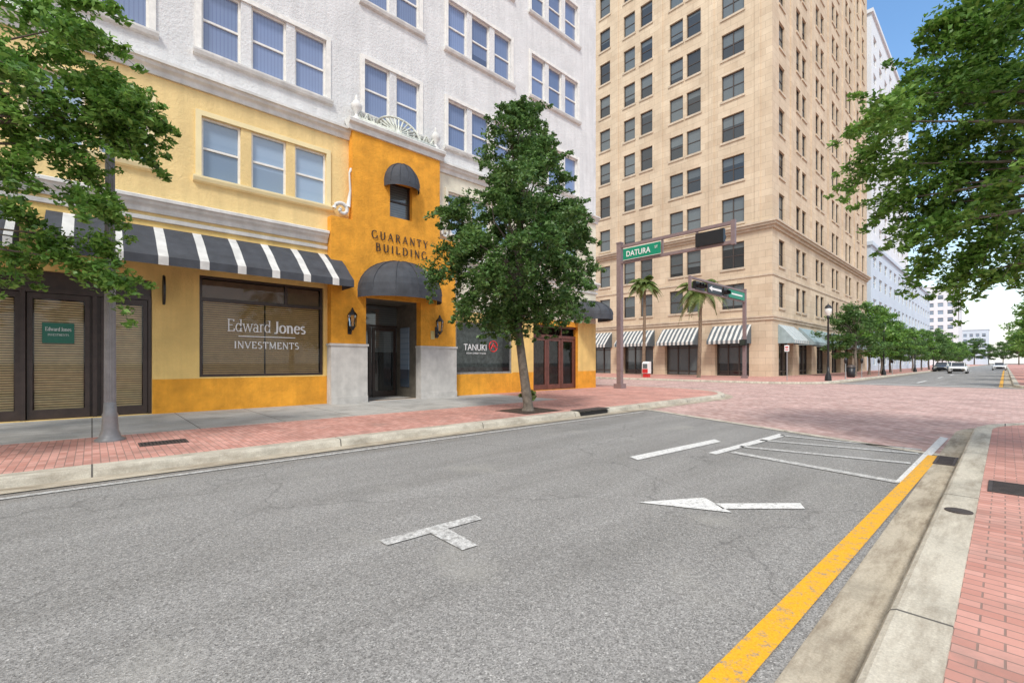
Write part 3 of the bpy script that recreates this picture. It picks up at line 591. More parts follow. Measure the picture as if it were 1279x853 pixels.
for a, b in ((-25, 6.1), (9.4, 19.3)): mould(a, b, 8.86, CP, M['trim_white'])
# ---- entrance bay
BX = -14.1
c = MB(); facade(c, 'E', BX, 5.42, 10.1, .121, 5.95, [(6.55, 8.6, .121, 3.55, .3)], .3)
facade(c, 'E', BX, 6.1, 9.4, 5.95, 8.85, [(7.4, 8.25, 6.35, 7.55, .28)], .28)
for y in (5.42, 10.1): c.quad((BX, y, .121), (FX, y, .121), (FX, y, 5.95), (BX, y, 5.95))
for y in (6.1, 9.4): c.quad((BX, y, 5.95), (FX, y, 5.95), (FX, y, 8.85), (BX, y, 8.85))
for a, b in ((5.42, 6.1), (9.4, 10.1)): c.quad((BX, a, 5.95), (BX, b, 5.95), (FX, b, 5.95), (FX, a, 5.95))
c.build('entrance_bay', M['orange'], gb)
for a, b in ((5.40, 6.58), (8.57, 10.12)):
    c = MB(); c.box(FX+.01, BX+.05, a, b, .121, 1.93); c.box(FX+.01, BX+.08, a-.03, b+.03, 1.93, 2.0); c.box(BX+.05, BX+.08, a, b, .121, .34)
    for z in (.72, 1.3): c.box(BX+.05, BX+.052, a, b, z, z+.010)
    c.build('stone_pilaster', M['stone'], gb)
w = window(gb, 'E', BX, 7.4, 8.25, 6.35, 7.55, 'door_brown', 'pane_tan', .2)
mould(5.95, 9.55, 9.06, [(.302, -.26), (.36, -.25), (.38, -.1), (.48, -.04), (.5, .05), (.44, .1), (.002, .11)], M['trim_white'], 'bay_cornice')
c = MB()
for i in range(15):
    t = math.pi*i/14; a = (BX-.05, 7.75, 9.25); b = (BX-.05, 7.75+.78*math.cos(t), 9.22+.52*math.sin(t)); c.tube([a, b], [.02, .035], 6)
for k in range(18):
    t0 = math.pi*k/18; t1 = math.pi*(k+1)/18
    c.tube([(BX-.05, 7.75+.84*math.cos(t0), 9.2+.58*math.sin(t0)), (BX-.05, 7.75+.84*math.cos(t1), 9.2+.58*math.sin(t1))], .04, 6)
for s_ in (-1, 1):
    pts = [(BX-.05, 7.75+s_*(.95+.5*f), 9.28+.22*math.sin(f*5)**2+.03) for f in [i/10 for i in range(11)]]; c.tube(pts, .035, 6)
c.box(BX-.2, BX+.06, 6.2, 9.3, 9.17, 9.27)
for i in range(12): c.lathe(BX-.05, 6.35+i*.25, [(.03, 9.27), (.05, 9.33), (.025, 9.42), (.04, 9.46)], 8)
c.build('crest', M['verdigris'], gb, True)
for y in (6.25, 9.25):
    c = MB(); c.lathe(BX-.05, y, [(.13, 9.17), (.13, 9.25), (.06, 9.32), (.05, 9.4), (.16, 9.55), (.18, 9.65), (.1, 9.78), (.05, 9.84), (.06, 9.9), (.02, 10.0)], 14); c.build('urn', M['trim_white'], gb, True)
def scroll(y, s):
    c = MB(); pts = []
    for i in range(26):
        t = i/25*3.6*math.pi/1.6; r = .25*(1-i/30); pts.append((BX-.1, y+s*r*math.cos(t), 6.22+r*math.sin(t)))
    c.tube(pts, [.06]*26, 7); c.tube([(BX-.1, y-s*.2, 6.35), (BX-.1, y-s*.27, 6.9), (BX-.1, y-s*.24, 7.45), (BX-.1, y-s*.3, 7.6)], [.07, .04, .03, .05], 7)
    c.build('scroll_ornament', M['trim_white'], gb, True)
scroll(5.8, -1); scroll(9.72, 1)
serif('GUARANTY', 2.12, .25, (BX+.03, 7.8, 5.62), M['lettering_dark'], gb, gap=.42, thick=.19, thin=.10)
serif('BUILDING', 1.95, .25, (BX+.03, 7.85, 5.22), M['lettering_dark'], gb, gap=.42, thick=.19, thin=.10)
def dome(parent, base, yc, z0, r, proj, h, val, name, mat):
    c = MB(); na, nb = 18, 8
    def P(i, j): a = -math.pi/2+math.pi*i/na; b = math.pi/2*j/nb; return (base+proj*math.cos(a)*math.cos(b)+.01, yc+r*math.sin(a)*math.cos(b), z0+h*math.sin(b))
    for i in range(na):
        for j in range(nb): c.quad(P(i, j), P(i+1, j), P(i+1, j+1), P(i, j+1))
        p, q = P(i, 0), P(i+1, 0); c.quad((p[0], p[1], p[2]-val), (q[0], q[1], q[2]-val), q, p)
    o = c.build(name, mat, parent, True); rb = MB()
    for i in range(0, na+1, 3): rb.tube([Vector(P(i, j))+Vector((.012, 0, .012)) for j in range(nb+1)], .012, 5)
    rb.build('rib', mat, o, True); return o
dome(gb, BX, 7.76, 3.72, 1.50, 1.25, 1.12, .22, 'entrance_canopy', M['fabric_black'])
dome(gb, BX, 7.82, 7.45, .64, .55, .75, .14, 'window_hood', M['fabric_black'])
dome(gb, FX, 18.35, 3.75, 1.0, 1.5, .75, .25, 'corner_awning', M['fabric_black'])
# porch interior
c = MB(); X1 = FX-1.5
c.box(X1-.1, X1-.05, 6.4, 8.8, .12, 3.6); c.box(X1, FX-.312, 6.45, 6.549, .121, 3.55); c.box(X1, FX-.312, 8.601, 8.7, .121, 3.55); c.box(X1, FX-.312, 6.45, 8.7, 3.551, 3.6); c.build('porch_wall', M['porch'], gb)
dr = MB()
for a, b in ((6.6, 7.55), (7.6, 8.55)):
    dr.box(X1+.0, X1+.08, a, a+.1, .13, 2.7); dr.box(X1, X1+.08, b-.1, b, .13, 2.7); dr.box(X1, X1+.08, a+.1, b-.1, .13, .35); dr.box(X1, X1+.08, a+.1, b-.1, 2.58, 2.7)
dr.box(X1, X1+.08, 6.56, 8.6, 2.72, 2.8); dr.box(X1+.1, X1+.14, 7.35, 7.39, 1.0, 1.5); dr.box(X1+.1, X1+.14, 7.72, 7.76, 1.0, 1.5); o = dr.build('entrance_door', M['door_brown'], gb)
p = MB(); p.quad((X1+.04, 6.6, .2), (X1+.04, 8.6, .2), (X1+.04, 8.6, 3.5), (X1+.04, 6.6, 3.5)); p.build('pane', M['pane_tan'], o)
c = MB(); c.box(X1, FX-.3, 6.551, 8.599, .05, .128); c.box(FX-.299, BX+.05, 6.581, 8.569, .05, .126); c.build('porch_floor', M['stone'], gb)
c = MB(); c.box(FX-1.1, FX-.5, 8.56, 8.60, .5, 2.7); c.build('side_window', M['pane_far'], gb)
# ---- striped awnings
def awning(parent, base, u0, u1, zt, zb, proj, val, per, wf, ma, mw, face='E', name='striped_awning', phase=0.4):
    c = MB(); P = (lambda u, d, z: (base+d, u, z)) if face == 'E' else (lambda u, d, z: (u, base-d, z))
    k = math.floor((u0)/per); edges = []
    while k*per < u1+per:
        edges += [(k*per+phase*per, 1), (k*per+phase*per+wf*per, 0)]; k += 1
    cur = 0; segs = []; last = u0
    for e, mt in edges:
        if e <= u0: cur = mt; continue
        if e >= u1: break
        segs.append((last, e, cur)); last = e; cur = mt
    segs.append((last, u1, cur))
    prof = [(0.01, zt), (proj*.25, zt-(zt-zb)*.21), (proj*.5, zt-(zt-zb)*.45), (proj*.75, zt-(zt-zb)*.74), (proj, zb)]
    for a, b, mt in segs:
        for (d0, z0), (d1, z1) in zip(prof[:-1], prof[1:]): c.quad(P(a, d1, z1), P(b, d1, z1), P(b, d0, z0), P(a, d0, z0), mt)
        c.quad(P(a, proj, zb-val), P(b, proj, zb-val), P(b, proj, zb), P(a, proj, zb), mt)
    for u in (u0, u1): c.poly([P(u, d_, z_) for d_, z_ in prof]+[P(u, proj, zb-val), P(u, .01, zb-val)], 0)
    o = c.build(name, [ma, mw], parent)
    f = MB()
    f.tube([P(u0+.03, proj-.02, zb-.02), P(u1-.03, proj-.02, zb-.02)], .015, 6); f.build('awning_frame', M['galv'], o)
    return o
awning(gb, FX, -.75, 5.76, 4.78, 3.86, 1.2, .2, .80, .24, M['fabric_black'], M['fabric_white'])
awning(gb, FX, -7.2, -1.15, 4.78, 3.86, 1.2, .2, .80, .24, M['fabric_black'], M['fabric_white'])
# ---- left doors
def slats(mb, x, y0, y1, z0, z1, step=.055):
    z = z0
    while z < z1: mb.quad((x, y0, z), (x, y1, z), (x-.014, y1, z+step*.72), (x-.014, y0, z+step*.72)); z += step
D = FX-.22
def glazed(name, leafs, z0, z1, fm, kick=.3, bl=True, bx=D, fr=.11):
    for a, b in leafs:
        c = MB(); c.box(bx, bx+.07, a, a+fr, z0, z1); c.box(bx, bx+.07, b-fr, b, z0, z1); c.box(bx, bx+.07, a+fr, b-fr, z0, z0+kick); c.box(bx, bx+.07, a+fr, b-fr, z1-.12, z1)
        o = c.build(name, M[fm], gb); p = MB(); p.quad((bx+.03, a+fr, z0+kick), (bx+.03, b-fr, z0+kick), (bx+.03, b-fr, z1-.12), (bx+.03, a+fr, z1-.12)); p.build('pane', M['glass'], o)
        if bl: s_ = MB(); slats(s_, bx-.02, a+fr+.02, b-fr-.02, z0+kick, z1-.15); s_.build('blind', M['blind'], o)
    return o
glazed('shop_door', [(-4.5, -3.45), (-3.43, -2.4), (-2.32, -1.15), (-1.05, -.04), (.16, 1.02)], .13, 2.95, 'door_brown', .22, True, D, .085)
c = MB(); c.box(D-.02, D+.1, -4.6, 1.1, 2.96, 3.06); c.box(D, D+.03, -4.6, 1.1, 3.06, 3.45)
for y in (-4.6, -2.4, -1.15, .01, 1.03): c.box(D+.001, D+.13, y, y+.08, .13, 2.96)
c.box(D, D+.02, -.04, .16, .13, 2.96)
c.build('door_frame', M['door_brown'], gb)
c = MB(); c.box(FX-1.8, FX-1.7, -4.9, 5.9, .1, 4.4); c.box(FX-1.7, FX-.25, 1.4, 1.45, .1, 4.4); c.build('shop_interior', M['interior_warm'], gb)
c = MB(); c.box(FX-1.8, FX-1.7, 9.9, 18.2, .1, 4.4); c.box(FX-1.7, FX-.25, 13.9, 13.95, .1, 4.4); c.build('shop_interior', M['interior_warm'], gb)
c = MB(); c.box(FX-1.7, FX-.23, -4.9, 5.9, 3.8, 3.85); c.box(FX-1.7, FX-.21, 9.9, 18.2, 3.4, 3.45); c.box(FX-1.7, FX-.36, -4.9, 1.39, .06, .128); c.box(FX-1.7, FX-.32, 14, 18.2, .06, .128); c.build('shop_ceiling', M['interior'], gb)
sg = MB(); sg.box(D+.035, D+.05, -.82, -.3, 1.84, 2.30); o = sg.build('door_notice', M['sign_dkgreen'], gb)
serif('Edward Jones', .42, .08, (D+.052, -.56, 2.16), M['lettering'], o, gap=.04, space=.15); serif('INVESTMENTS', .34, .045, (D+.052, -.56, 2.03), M['lettering'], o)
# ---- investments window
WX = FX-.16
c = MB(); c.box(WX, WX+.09, 2.08, 2.15, 1.02, 3.72); c.box(WX, WX+.09, 5.23, 5.30, 1.02, 3.72); c.box(WX, WX+.09, 2.15, 5.23, 1.02, 1.09); c.box(WX, WX+.09, 2.15, 5.23, 3.65, 3.72); c.box(WX, WX+.09, 2.15, 5.23, 3.05, 3.14); c.box(WX, WX+.09, 4.2, 4.27, 3.14, 3.65)
wo = c.build('display_window', M['door_brown'], gb)
p = MB(); p.quad((WX+.04, 2.15, 1.09), (WX+.04, 5.23, 1.09), (WX+.04, 5.23, 3.65), (WX+.04, 2.15, 3.65)); p.build('pane', M['glass'], wo)
s_ = MB(); slats(s_, WX+.015, 2.18, 3.66, 1.09, 3.05, .06); slats(s_, WX+.015, 3.70, 5.2, 1.09, 3.05, .06); s_.build('blind', plain('blind_dark_slat', (.60, .40, .18), .5), wo)
p = MB(); p.quad((WX-.02, 2.17, 3.14), (WX-.02, 5.21, 3.14), (WX-.02, 5.21, 3.63), (WX-.02, 2.17, 3.63)); p.build('transom_panel', plain('transom_tan', (.22, .14, .08), .6), wo)
serif('Edward', 1.10, .33, (WX+.055, 3.28, 2.44), M['lettering'], wo, gap=.03, thick=.11, thin=.055); serif('Jones', .90, .33, (WX+.055, 4.34, 2.44), M['lettering'], wo, gap=.04, thick=.18, thin=.08)
serif('INVESTMENTS', 1.7, .19, (WX+.055, 3.75, 1.90), M['lettering'], wo, gap=.14, thick=.17, thin=.09)
c = MB(); c.box(WX+.056, WX+.062, 3.0, 4.5, 2.13, 2.155); c.build('lettering_rule', M['lettering'], wo)
# ---- restaurant window and doors
WX = FX-.14
c = MB(); c.box(WX, WX+.08, 10.35, 10.42, .95, 3.0); c.box(WX, WX+.08, 13.23, 13.3, .95, 3.0); c.box(WX, WX+.08, 10.42, 13.23, .95, 1.03); c.box(WX, WX+.08, 10.42, 13.23, 2.92, 3.0)
wo = c.build('display_window', M['metal_grey'], gb); p = MB(); p.quad((WX+.04, 10.42, 1.03), (WX+.04, 13.23, 1.03), (WX+.04, 13.23, 2.92), (WX+.04, 10.42, 2.92)); p.build('pane', M['glass'], wo)
p = MB(); p.box(WX-.5, WX-.48, 10.4, 13.3, .95, 3.0); p.build('window_blind', plain('roller_blind', (.17, .20, .18), .6, 0, .6), wo)
text('TANUKI', 1.15, .25, (WX+.06, 11.35, 2.02), 'E', M['lettering'], wo, depth=.004)
text('ASIAN STREET FOOD', 1.0, .06, (WX+.06, 11.4, 1.78), 'E', M['lettering'], wo, depth=.003)
c = MB()
for k in range(24):
    if k % 8 == 7: continue
    t0 = 2*math.pi*k/24; t1 = 2*math.pi*(k+.9)/24; c.tube([(WX+.06, 12.3+.22*math.cos(t0), 2.08+.22*math.sin(t0)), (WX+.06, 12.3+.22*math.cos(t1), 2.08+.22*math.sin(t1))], .022, 5)
c.tube([(WX+.06, 12.18, 1.98), (WX+.06, 12.3, 2.2), (WX+.06, 12.42, 1.98)], .022, 5); c.tube([(WX+.06, 12.2, 2.08), (WX+.06, 12.4, 2.08)], .02, 5)
c.build('emblem', M['lettering_red'], wo)
glazed('restaurant_door', [(14.68, 15.68), (15.7, 16.66), (16.7, 17.68)], .13, 2.55, 'door_red', .25, False, FX-.25, .14)
c = MB(); c.box(FX-.25, FX-.15, 14.6, 17.75, 2.56, 2.7); c.box(FX-.25, FX-.15, 14.6, 14.66, .13, 2.56); c.box(FX-.25, FX-.15, 17.69, 17.75, .13, 2.56); c.box(FX-.25, FX-.15, 14.6, 17.75, 3.05, 3.15)
for y in (15.66, 16.66): c.box(FX-.25, FX-.16, y, y+.06, 2.7, 3.05)
c.build('door_frame', M['door_red'], gb)
def lantern(y, label):
    X = BX+.22; root = thing('wall_lantern', label, 'wall lantern', (BX, y, 2.5), 'lanterns beside the entrance'); c = MB()
    c.tube([(BX, y, 2.45), (BX+.12, y, 2.35), (X, y, 2.5)], .02, 6); c.box(BX, BX+.02, y-.06, y+.06, 2.3, 2.7); c.build('bracket', M['black'], root)
    c = MB(); c.lathe(X, y, [(.03, 2.42), (.09, 2.52), (.11, 2.54)], 6); c.lathe(X, y, [(.15, 2.88), (.13, 2.93), (.05, 3.03), (.02, 3.12)], 6)
    for k in range(6):
        t = math.pi*k/3; c.tube([(X+.1*math.cos(t), y+.1*math.sin(t), 2.53), (X+.14*math.cos(t), y+.14*math.sin(t), 2.88)], .01, 4)
    c.build('cage', M['black'], root); c = MB(); c.lathe(X, y, [(.08, 2.54), (.12, 2.88)], 6); c.build('glass', M['glass'], root)
lantern(6.0, 'black wall lantern left of the entrance'); lantern(9.25, 'black wall lantern right of the entrance')
c = MB(); c.box(FX+.0, FX+.2, 1.3, 1.33, 3.55, 3.58); rt = thing('hanging_sign', 'small black oval sign hanging under the striped awning', 'sign', (FX, 1.3, 3.0)); c.build('bracket', M['black'], rt)
c = MB(); ring = [(FX+.2+.17*math.cos(2*math.pi*k/20), 3.2+.36*math.sin(2*math.pi*k/20)) for k in range(20)]
c.ext(ring, 'y', 1.29, 1.34); c.build('panel', M['black'], rt)
c = MB(); c.box(BX+.001, BX+.02, 9.0, 9.16, 2.25, 2.55); tag(c.build('address_plaque', plain('plaque', (.6, .5, .2), .4)), 'small pale plaque on the orange pier right of the door', 'plaque')
# ------------------------------------------------------------------ tan office tower
tb = thing('office_tower', 'tall tan stone office tower with rows of dark windows', 'building', (-14.4, 45.6, .12))
TY = 45.6; TX = -14.4; TH = 63
colsS = [(-18.95, -16.85), (-22.55, -21.05), (-24.45, -22.95), (-28.0, -26.5), (-30.2, -28.7), (-33.6, -32.1), (-35.8, -34.3)]
rows = [(6.6, 9.0), (10.5, 13.0)]+[(14.85+4.05*k, 17.35+4.05*k) for k in range(12)]
colsE = [(47.4, 49.0), (52.6, 54.0), (54.6, 56.0), (59.6, 61.0), (61.6, 63.0), (66.6, 68.0), (68.6, 70.0), (73.6, 75.0), (75.6, 77.0), (80.4, 81.8), (84.0, 85.4)]
opS = [(a, b, c_, d_) for a, b in colsS for c_, d_ in rows]; opE = [(a, b, c_, d_) for a, b in colsE for c_, d_ in rows]
shS = [(-19.6, -16.4, .13, 4.9), (-25.0, -21.3, .13, 4.9), (-30.3, -26.4, .13, 4.9), (-36, -32, .13, 4.9)]
shE = [(47.3, 51.5, .13, 4.9), (53.5, 58, .13, 4.9), (60, 64.5, .13, 4.9), (66.5, 71, .13, 4.9), (73, 77.5, .13, 4.9), (79.5, 84, .13, 4.9)]
c = MB(); facade(c, 'S', TY, -52, TX, .05, TH, opS+[s+(.6,) for s in shS], .28); facade(c, 'E', TX, TY, 87.4, .05, TH, opE+[s+(.6,) for s in shE], .28)
c.quad((TX, 87.4, .05), (-52, 87.4, .05), (-52, 87.4, TH), (TX, 87.4, TH)); c.quad((-52, 87.4, .05), (-52, TY, .05), (-52, TY, TH), (-52, 87.4, TH)); c.quad((-52, TY, TH), (TX, TY, TH), (TX, 87.4, TH), (-52, 87.4, TH))
c.build('wall', M['tan'], tb)
def cdist(op, face):
    u = (op[0]+op[1])/2; z = op[2]; x, y = (u, TY) if face == 'S' else (TX, u); return math.hypot(x, y)**2+z*z
allw = [('S', o) for o in opS]+[('E', o) for o in opE]
def topz(f, o):
    u = (o[0]+o[1])/2; x, y = (u, TY) if f == 'S' else (TX, u); fw = x*FW.x+y*FW.y; return 1.4+460*fw/568
allv = [(f, o) for f, o in allw if o[2] < topz(f, o) and not (f == 'S' and o[0] < -35)]
allv.sort(key=lambda q: cdist(q[1], q[0])*(1 if q[0] == 'S' else 1.9))
big = allv[:99]; rest = [q for q in allw if q not in big]
for f, o in big: window(tb, f, TY if f == 'S' else TX, o[0], o[1], o[2], o[3], 'bronze', 'pane_tan', .2, .07, .5, 1 if o[1]-o[0] > 1.8 else 0)
fm = MB()
for f, o in rest:
    a, b, c_, d_ = o
    if f == 'S': T = lambda u0, u1, z0, z1, dd, mi: fm.box(u0, u1, TY+.2-dd, TY+.25, z0, z1, mi)
    else: T = lambda u0, u1, z0, z1, dd, mi: fm.box(TX-.25, TX-.2+dd, u0, u1, z0, z1, mi)
    T(a, b, c_, d_, 0, 1); T(a, b, (c_+d_)/2-.04, (c_+d_)/2+.04, .03, 0); T(a, a+.07, c_, d_, .04, 0); T(b-.07, b, c_, d_, .04, 0)
o = fm.build('windows', [M['bronze'], M['pane_tan']], tb); o['kind'] = 'stuff'
def bandS(z0, z1, pr, name, x0=-52):
    c = MB(); e = pr; x1 = TX+e
    c.box(x0, x1, TY-e, TY-.002, z0, z1); c.box(TX+.002, TX+e, TY-.002, 87.5, z0, z1); return c.build(name, M['tan_trim'], tb)
bandS(13.75, 14.0, .18, 'cornice'); bandS(14.0, 14.22, .42, 'cornice'); bandS(14.22, 14.4, .55, 'cornice'); bandS(5.35, 5.6, .12, 'string_course'); bandS(5.6, 5.75, .2, 'string_course')
bandS(9.45, 9.6, .07, 'string_course')
c = MB()
for a, b, c0, d0 in opS: c.box(a-.12, b+.12, TY-.1, TY-.002, c0-.2, c0)
for a, b, c0, d0 in opE: c.box(TX+.002, TX+.1, a-.12, b+.12, c0-.2, c0)
o = c.build('sills', M['tan_trim'], tb); o['kind'] = 'stuff'
def shopfront(face, a, b, z1=4.9):
    c = MB(); P = (lambda u, z, d: (TX-.6+d, u, z)) if face == 'E' else (lambda u, z, d: (u, TY+.6-d, z))
    def bx(u0, u1, z0, z1, d0, d1, mi):
        p = P(u0, z0, d0); q = P(u1, z1, d1); c.box(min(p[0], q[0]), max(p[0], q[0]), min(p[1], q[1]), max(p[1], q[1]), z0, z1, mi)
    bx(a, b, .13, z1, 0, .02, 0); n = 3
    for i in range(n+1): u = a+(b-a-.1)*i/n; bx(u, u+.1, .13, z1, .02, .12, 1)
    for z in (.5, 2.9, z1-.12):
        for i in range(n): u = a+(b-a-.1)*i/n+.1; bx(u, u+(b-a-.1)/n-.1, z, z+.1, .02, .1, 1)
    c.build('shopfront', [M['pane_tan'], M['bronze']], tb)
for a, b, _, _ in shS: shopfront('S', a, b); awning(tb, TY, a-.2, b+.2, 5.0, 3.5, 1.5, .3, .46, .48, M['fabric_grey'], M['fabric_white'], 'S')
for i, (a, b, _, _) in enumerate(shE): shopfront('E', a, b); awning(tb, TX, a-.2, b+.2, 5.0, 3.5, 1.4, .3, .6, .45, M['fabric_pale'], M['fabric_white'] if i < 1 else M['fabric_pale'], 'E')
c = MB()
for x0 in (-15.9, -20.2, -25.75, -31.4, -37.0): c.box(x0, x0+.5, TY-.08, TY-.002, 14.4, TH)
for y0 in (50.7, 57.7, 64.7, 71.7, 78.7, 82.8): c.box(TX+.002, TX+.08, y0, y0+.5, 14.4, TH)
c.build('pier_strips', M['tan'], tb)
# ------------------------------------------------------------------ white tower and low block beyond
def block(name, label, x0, x1, y0, y1, z1, cols, rws, mat, face='E', frame='frame_white'):
    root = thing(name, label, 'building', (x1, y0, .1)); c = MB()
    if face == 'E':
        facade(c, 'E', x1, y0, y1, .05, z1, [(a, b, e, f) for a, b in cols for e, f in rws], .3); c.quad((x0, y0, .05), (x1, y0, .05), (x1, y0, z1), (x0, y0, z1))
    else:
        facade(c, 'S', y0, x0, x1, .05, z1, [(a, b, e, f) for a, b in cols for e, f in rws], .3); c.quad((x1, y0, .05), (x1, y1, .05), (x1, y1, z1), (x1, y0, z1))
    c.quad((x0, y0, z1), (x1, y0, z1), (x1, y1, z1), (x0, y1, z1)); c.quad((x0, y1, .05), (x0, y0, .05), (x0, y0, z1), (x0, y1, z1)); c.quad((x1, y1, .05), (x0, y1, .05), (x0, y1, z1), (x1, y1, z1))
    c.build('wall', mat, root)
    for a, b in cols:
        for e, f in rws: window(root, face, x1 if face == 'E' else y0, a, b, e, f, frame, 'pane_far', .2, .1)
    c = MB(); c.box(x0-.2, x1+.3, y0-.3, y1+.3, z1+.003, z1+.6); c.build('roof_slab', mat, root); return root
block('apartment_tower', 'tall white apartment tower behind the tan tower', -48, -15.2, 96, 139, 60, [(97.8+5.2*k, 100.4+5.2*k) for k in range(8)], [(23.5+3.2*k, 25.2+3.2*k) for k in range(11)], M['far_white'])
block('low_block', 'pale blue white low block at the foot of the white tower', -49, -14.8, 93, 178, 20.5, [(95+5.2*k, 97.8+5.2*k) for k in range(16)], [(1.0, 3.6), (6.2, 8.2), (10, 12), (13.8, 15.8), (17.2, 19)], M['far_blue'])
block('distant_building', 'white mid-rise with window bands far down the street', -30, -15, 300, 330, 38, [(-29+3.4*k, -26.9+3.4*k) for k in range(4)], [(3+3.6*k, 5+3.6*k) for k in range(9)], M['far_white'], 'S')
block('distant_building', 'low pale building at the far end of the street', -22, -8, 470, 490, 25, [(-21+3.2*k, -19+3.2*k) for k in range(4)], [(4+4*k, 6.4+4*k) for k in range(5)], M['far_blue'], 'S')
# ------------------------------------------------------------------ near lamp post
lx, ly = G(138, 550, .12)
rt = thing('lamp_post', 'grey fluted lamp post on the brick pavement at the left', 'lamp post', (lx, ly, .12))
c = MB(); c.lathe(lx, ly, [(.20, .121), (.20, .15), (.145, .18), (.135, .23), (.11, .29), (.10, .5), (.105, .55), (.09, .58), (.08, .75)], 20); c.build('base', M['metal_grey'], rt, True)
c = MB(); k = 32
for z, r in ((.75, .08), (3, .072), (5.2, .06)):
    for j in range(k): t = 2*math.pi*j/k; q = r*(1 if j % 2 else .9); c.v.append((lx+q*math.cos(t), ly+q*math.sin(t), z))
for i in range(2):
    for j in range(k): q = (j+1) % k; c.f.append((i*k+j, i*k+q, (i+1)*k+q, (i+1)*k+j)); c.m.append(0)
c.build('pole', M['metal_grey'], rt)
c = MB(); c.lathe(lx, ly, [(.08, 5.2), (.10, 5.3), (.06, 5.35)], 16); c.build('collar', M['metal_grey'], rt, True)
c = MB(); c.lathe(lx, ly, [(.08, 5.35), (.13, 5.48), (.14, 5.6), (.1, 5.74), (.03, 5.8)], 16); c.build('globe', M['globe'], rt, True)
def farlamp(loc, label):
    x, y, z = loc; rt = thing('lamp_post', label, 'lamp post', loc, 'black lamp posts beyond the crossing')
    c = MB(); c.lathe(x, y, [(.22, z), (.2, z+.3), (.1, z+.6), (.08, z+1)], 12); c.build('base', M['black'], rt, True)
    c = MB(); c.lathe(x, y, [(.075, z+1), (.055, z+4.4), (.1, z+4.5), (.05, z+4.6)], 10); c.build('pole', M['black'], rt, True)
    c = MB(); c.lathe(x, y, [(.1, z+4.6), (.2, z+4.8), (.22, z+5.0), (.18, z+5.15)], 12); c.build('globe', M['globe'], rt, True)
    c = MB(); c.lathe(x, y, [(.24, z+5.15), (.16, z+5.3), (.03, z+5.4), (.02, z+5.5)], 12); c.build('cap', M['black'], rt, True); return rt
fl0 = farlamp((-8.5, 38.3, .12), 'black lamp post at the far corner of the crossing')
for i, y in enumerate((60, 84, 108)): dup(fl0, (-8.5, y, .12), 'black lamp post among the pavement trees, number '+['one', 'two', 'three'][i]+' beyond the corner lamp')
# ------------------------------------------------------------------ traffic signal gantries
def gantry(name, label, base, direction, length, ztop=7.25, tall=.62, pw=.12):
    x, y = base; d = Vector(direction); rt = thing(name, label, 'traffic signal', (x, y, .12))
    c = MB(); c.box(x-pw, x+pw, y-pw, y+pw, .12, ztop+.1); c.box(x-.22, x+.22, y-.22, y+.22, .12, .35); c.box(x-pw-.02, x+pw+.02, y-pw-.02, y+pw+.02, ztop+.1, ztop+.16)
    c.box(x-pw-.015, x+pw+.015, y-pw-.015, y+pw+.015, 1.0, 1.05); c.build('pole', M['signal_brown'], rt)
    e = Vector((x, y, 0))+d*length
    def beam(z, h, w=.07):
        x0, x1 = sorted((x+d.x*pw, e.x)); y0, y1 = sorted((y+d.y*pw, e.y))
        if abs(d.x) > .5: return (x0, x1, y-w, y+w, z, z+h)
        return (x-w, x+w, y0, y1, z, z+h)
    c = MB(); c.box(*beam(ztop-.13, .13)); c.box(*beam(ztop-tall-.18, .13)); c.box(e.x-.08, e.x+.08, e.y-.08, e.y+.08, ztop-tall-.22, ztop+.04)
    for f in (.42, .72):
        q = Vector((x, y, 0))+d*length*f; c.box(q.x-.04, q.x+.04, q.y-.04, q.y+.04, ztop-tall-.05, ztop-.13)
    c.build('arm', M['signal_brown'], rt); return rt
ga = gantry('signal_gantry', 'brown box-frame signal gantry at the near corner holding a green street sign', (-13.1, 19.45), (1, 0, 0), 5.5, 7.25, .75)
sg = thing('street_sign', 'green DATURA street sign held in the near signal gantry', 'street sign', (-11.7, 19.3, 6.4))
c = MB(); c.box(-12.8, -10.8, 19.28, 19.33, 6.46, 7.0); c.build('panel', M['sign_green'], sg)
c = MB(); c.box(-12.82, -10.78, 19.285, 19.325, 7.0, 7.02); c.box(-12.82, -10.78, 19.285, 19.325, 6.44, 6.46); c.build('edge', M['lettering'], sg)
text('DATURA', 1.3, .27, (-11.95, 19.265, 6.72), 'S', M['lettering'], sg, depth=.004, bold=.01); text('ST', .16, .12, (-11.0, 19.265, 6.79), 'S', M['lettering'], sg, depth=.004)
def head(parent, x0, x1, y0, y1, z0, z1, face):
    c = MB(); c.box(x0, x1, y0, y1, z0, z1); rt = c.build('signal_head', M['black'], parent); zc = (z0+z1)/2
    for i in range(3):
        if face in 'NS':
            u = x0+(x1-x0)*(i+.5)/3; yb = y1 if face == 'N' else y0; s = 1 if face == 'N' else -1; A = (u, yb, zc); B = (u, yb+s*.03, zc); Cc = (u, yb+s*.22, zc)
        else: u = y0+(y1-y0)*(i+.5)/3; A = (x1, u, zc); B = (x1+.03, u, zc); Cc = (x1+.22, u, zc)
        c = MB(); c.tube([A, B], .13, 14); c.build('lens', M['lens_red'] if i == 0 else M['lens_dark'], rt)
        c = MB(); c.tube([A, Cc], .15, 14, cap=False); c.build('visor', M['black'], rt)
head(ga, -9.15, -7.95, 19.3, 19.5, 6.42, 7.0, 'N')
gp = (-14.6, 39.6)
g2 = gantry('signal_gantry', 'brown signal gantry on the far corner reaching over the cross street', gp, (0, -1, 0), 9.6, 7.3, .75)
head(g2, -14.7, -14.45, 30.6, 31.9, 6.5, 7.05, 'E')
rt = thing('arrow_sign', 'black sign with a white arrow held in the middle of the far gantry', 'traffic sign', (-14.5, 33.6, 6.5)); c = MB(); c.box(-14.5, -14.46, 32.5, 34.9, 6.45, 7.1); c.build('panel', M['black'], rt)
c = MB(); X = -14.45
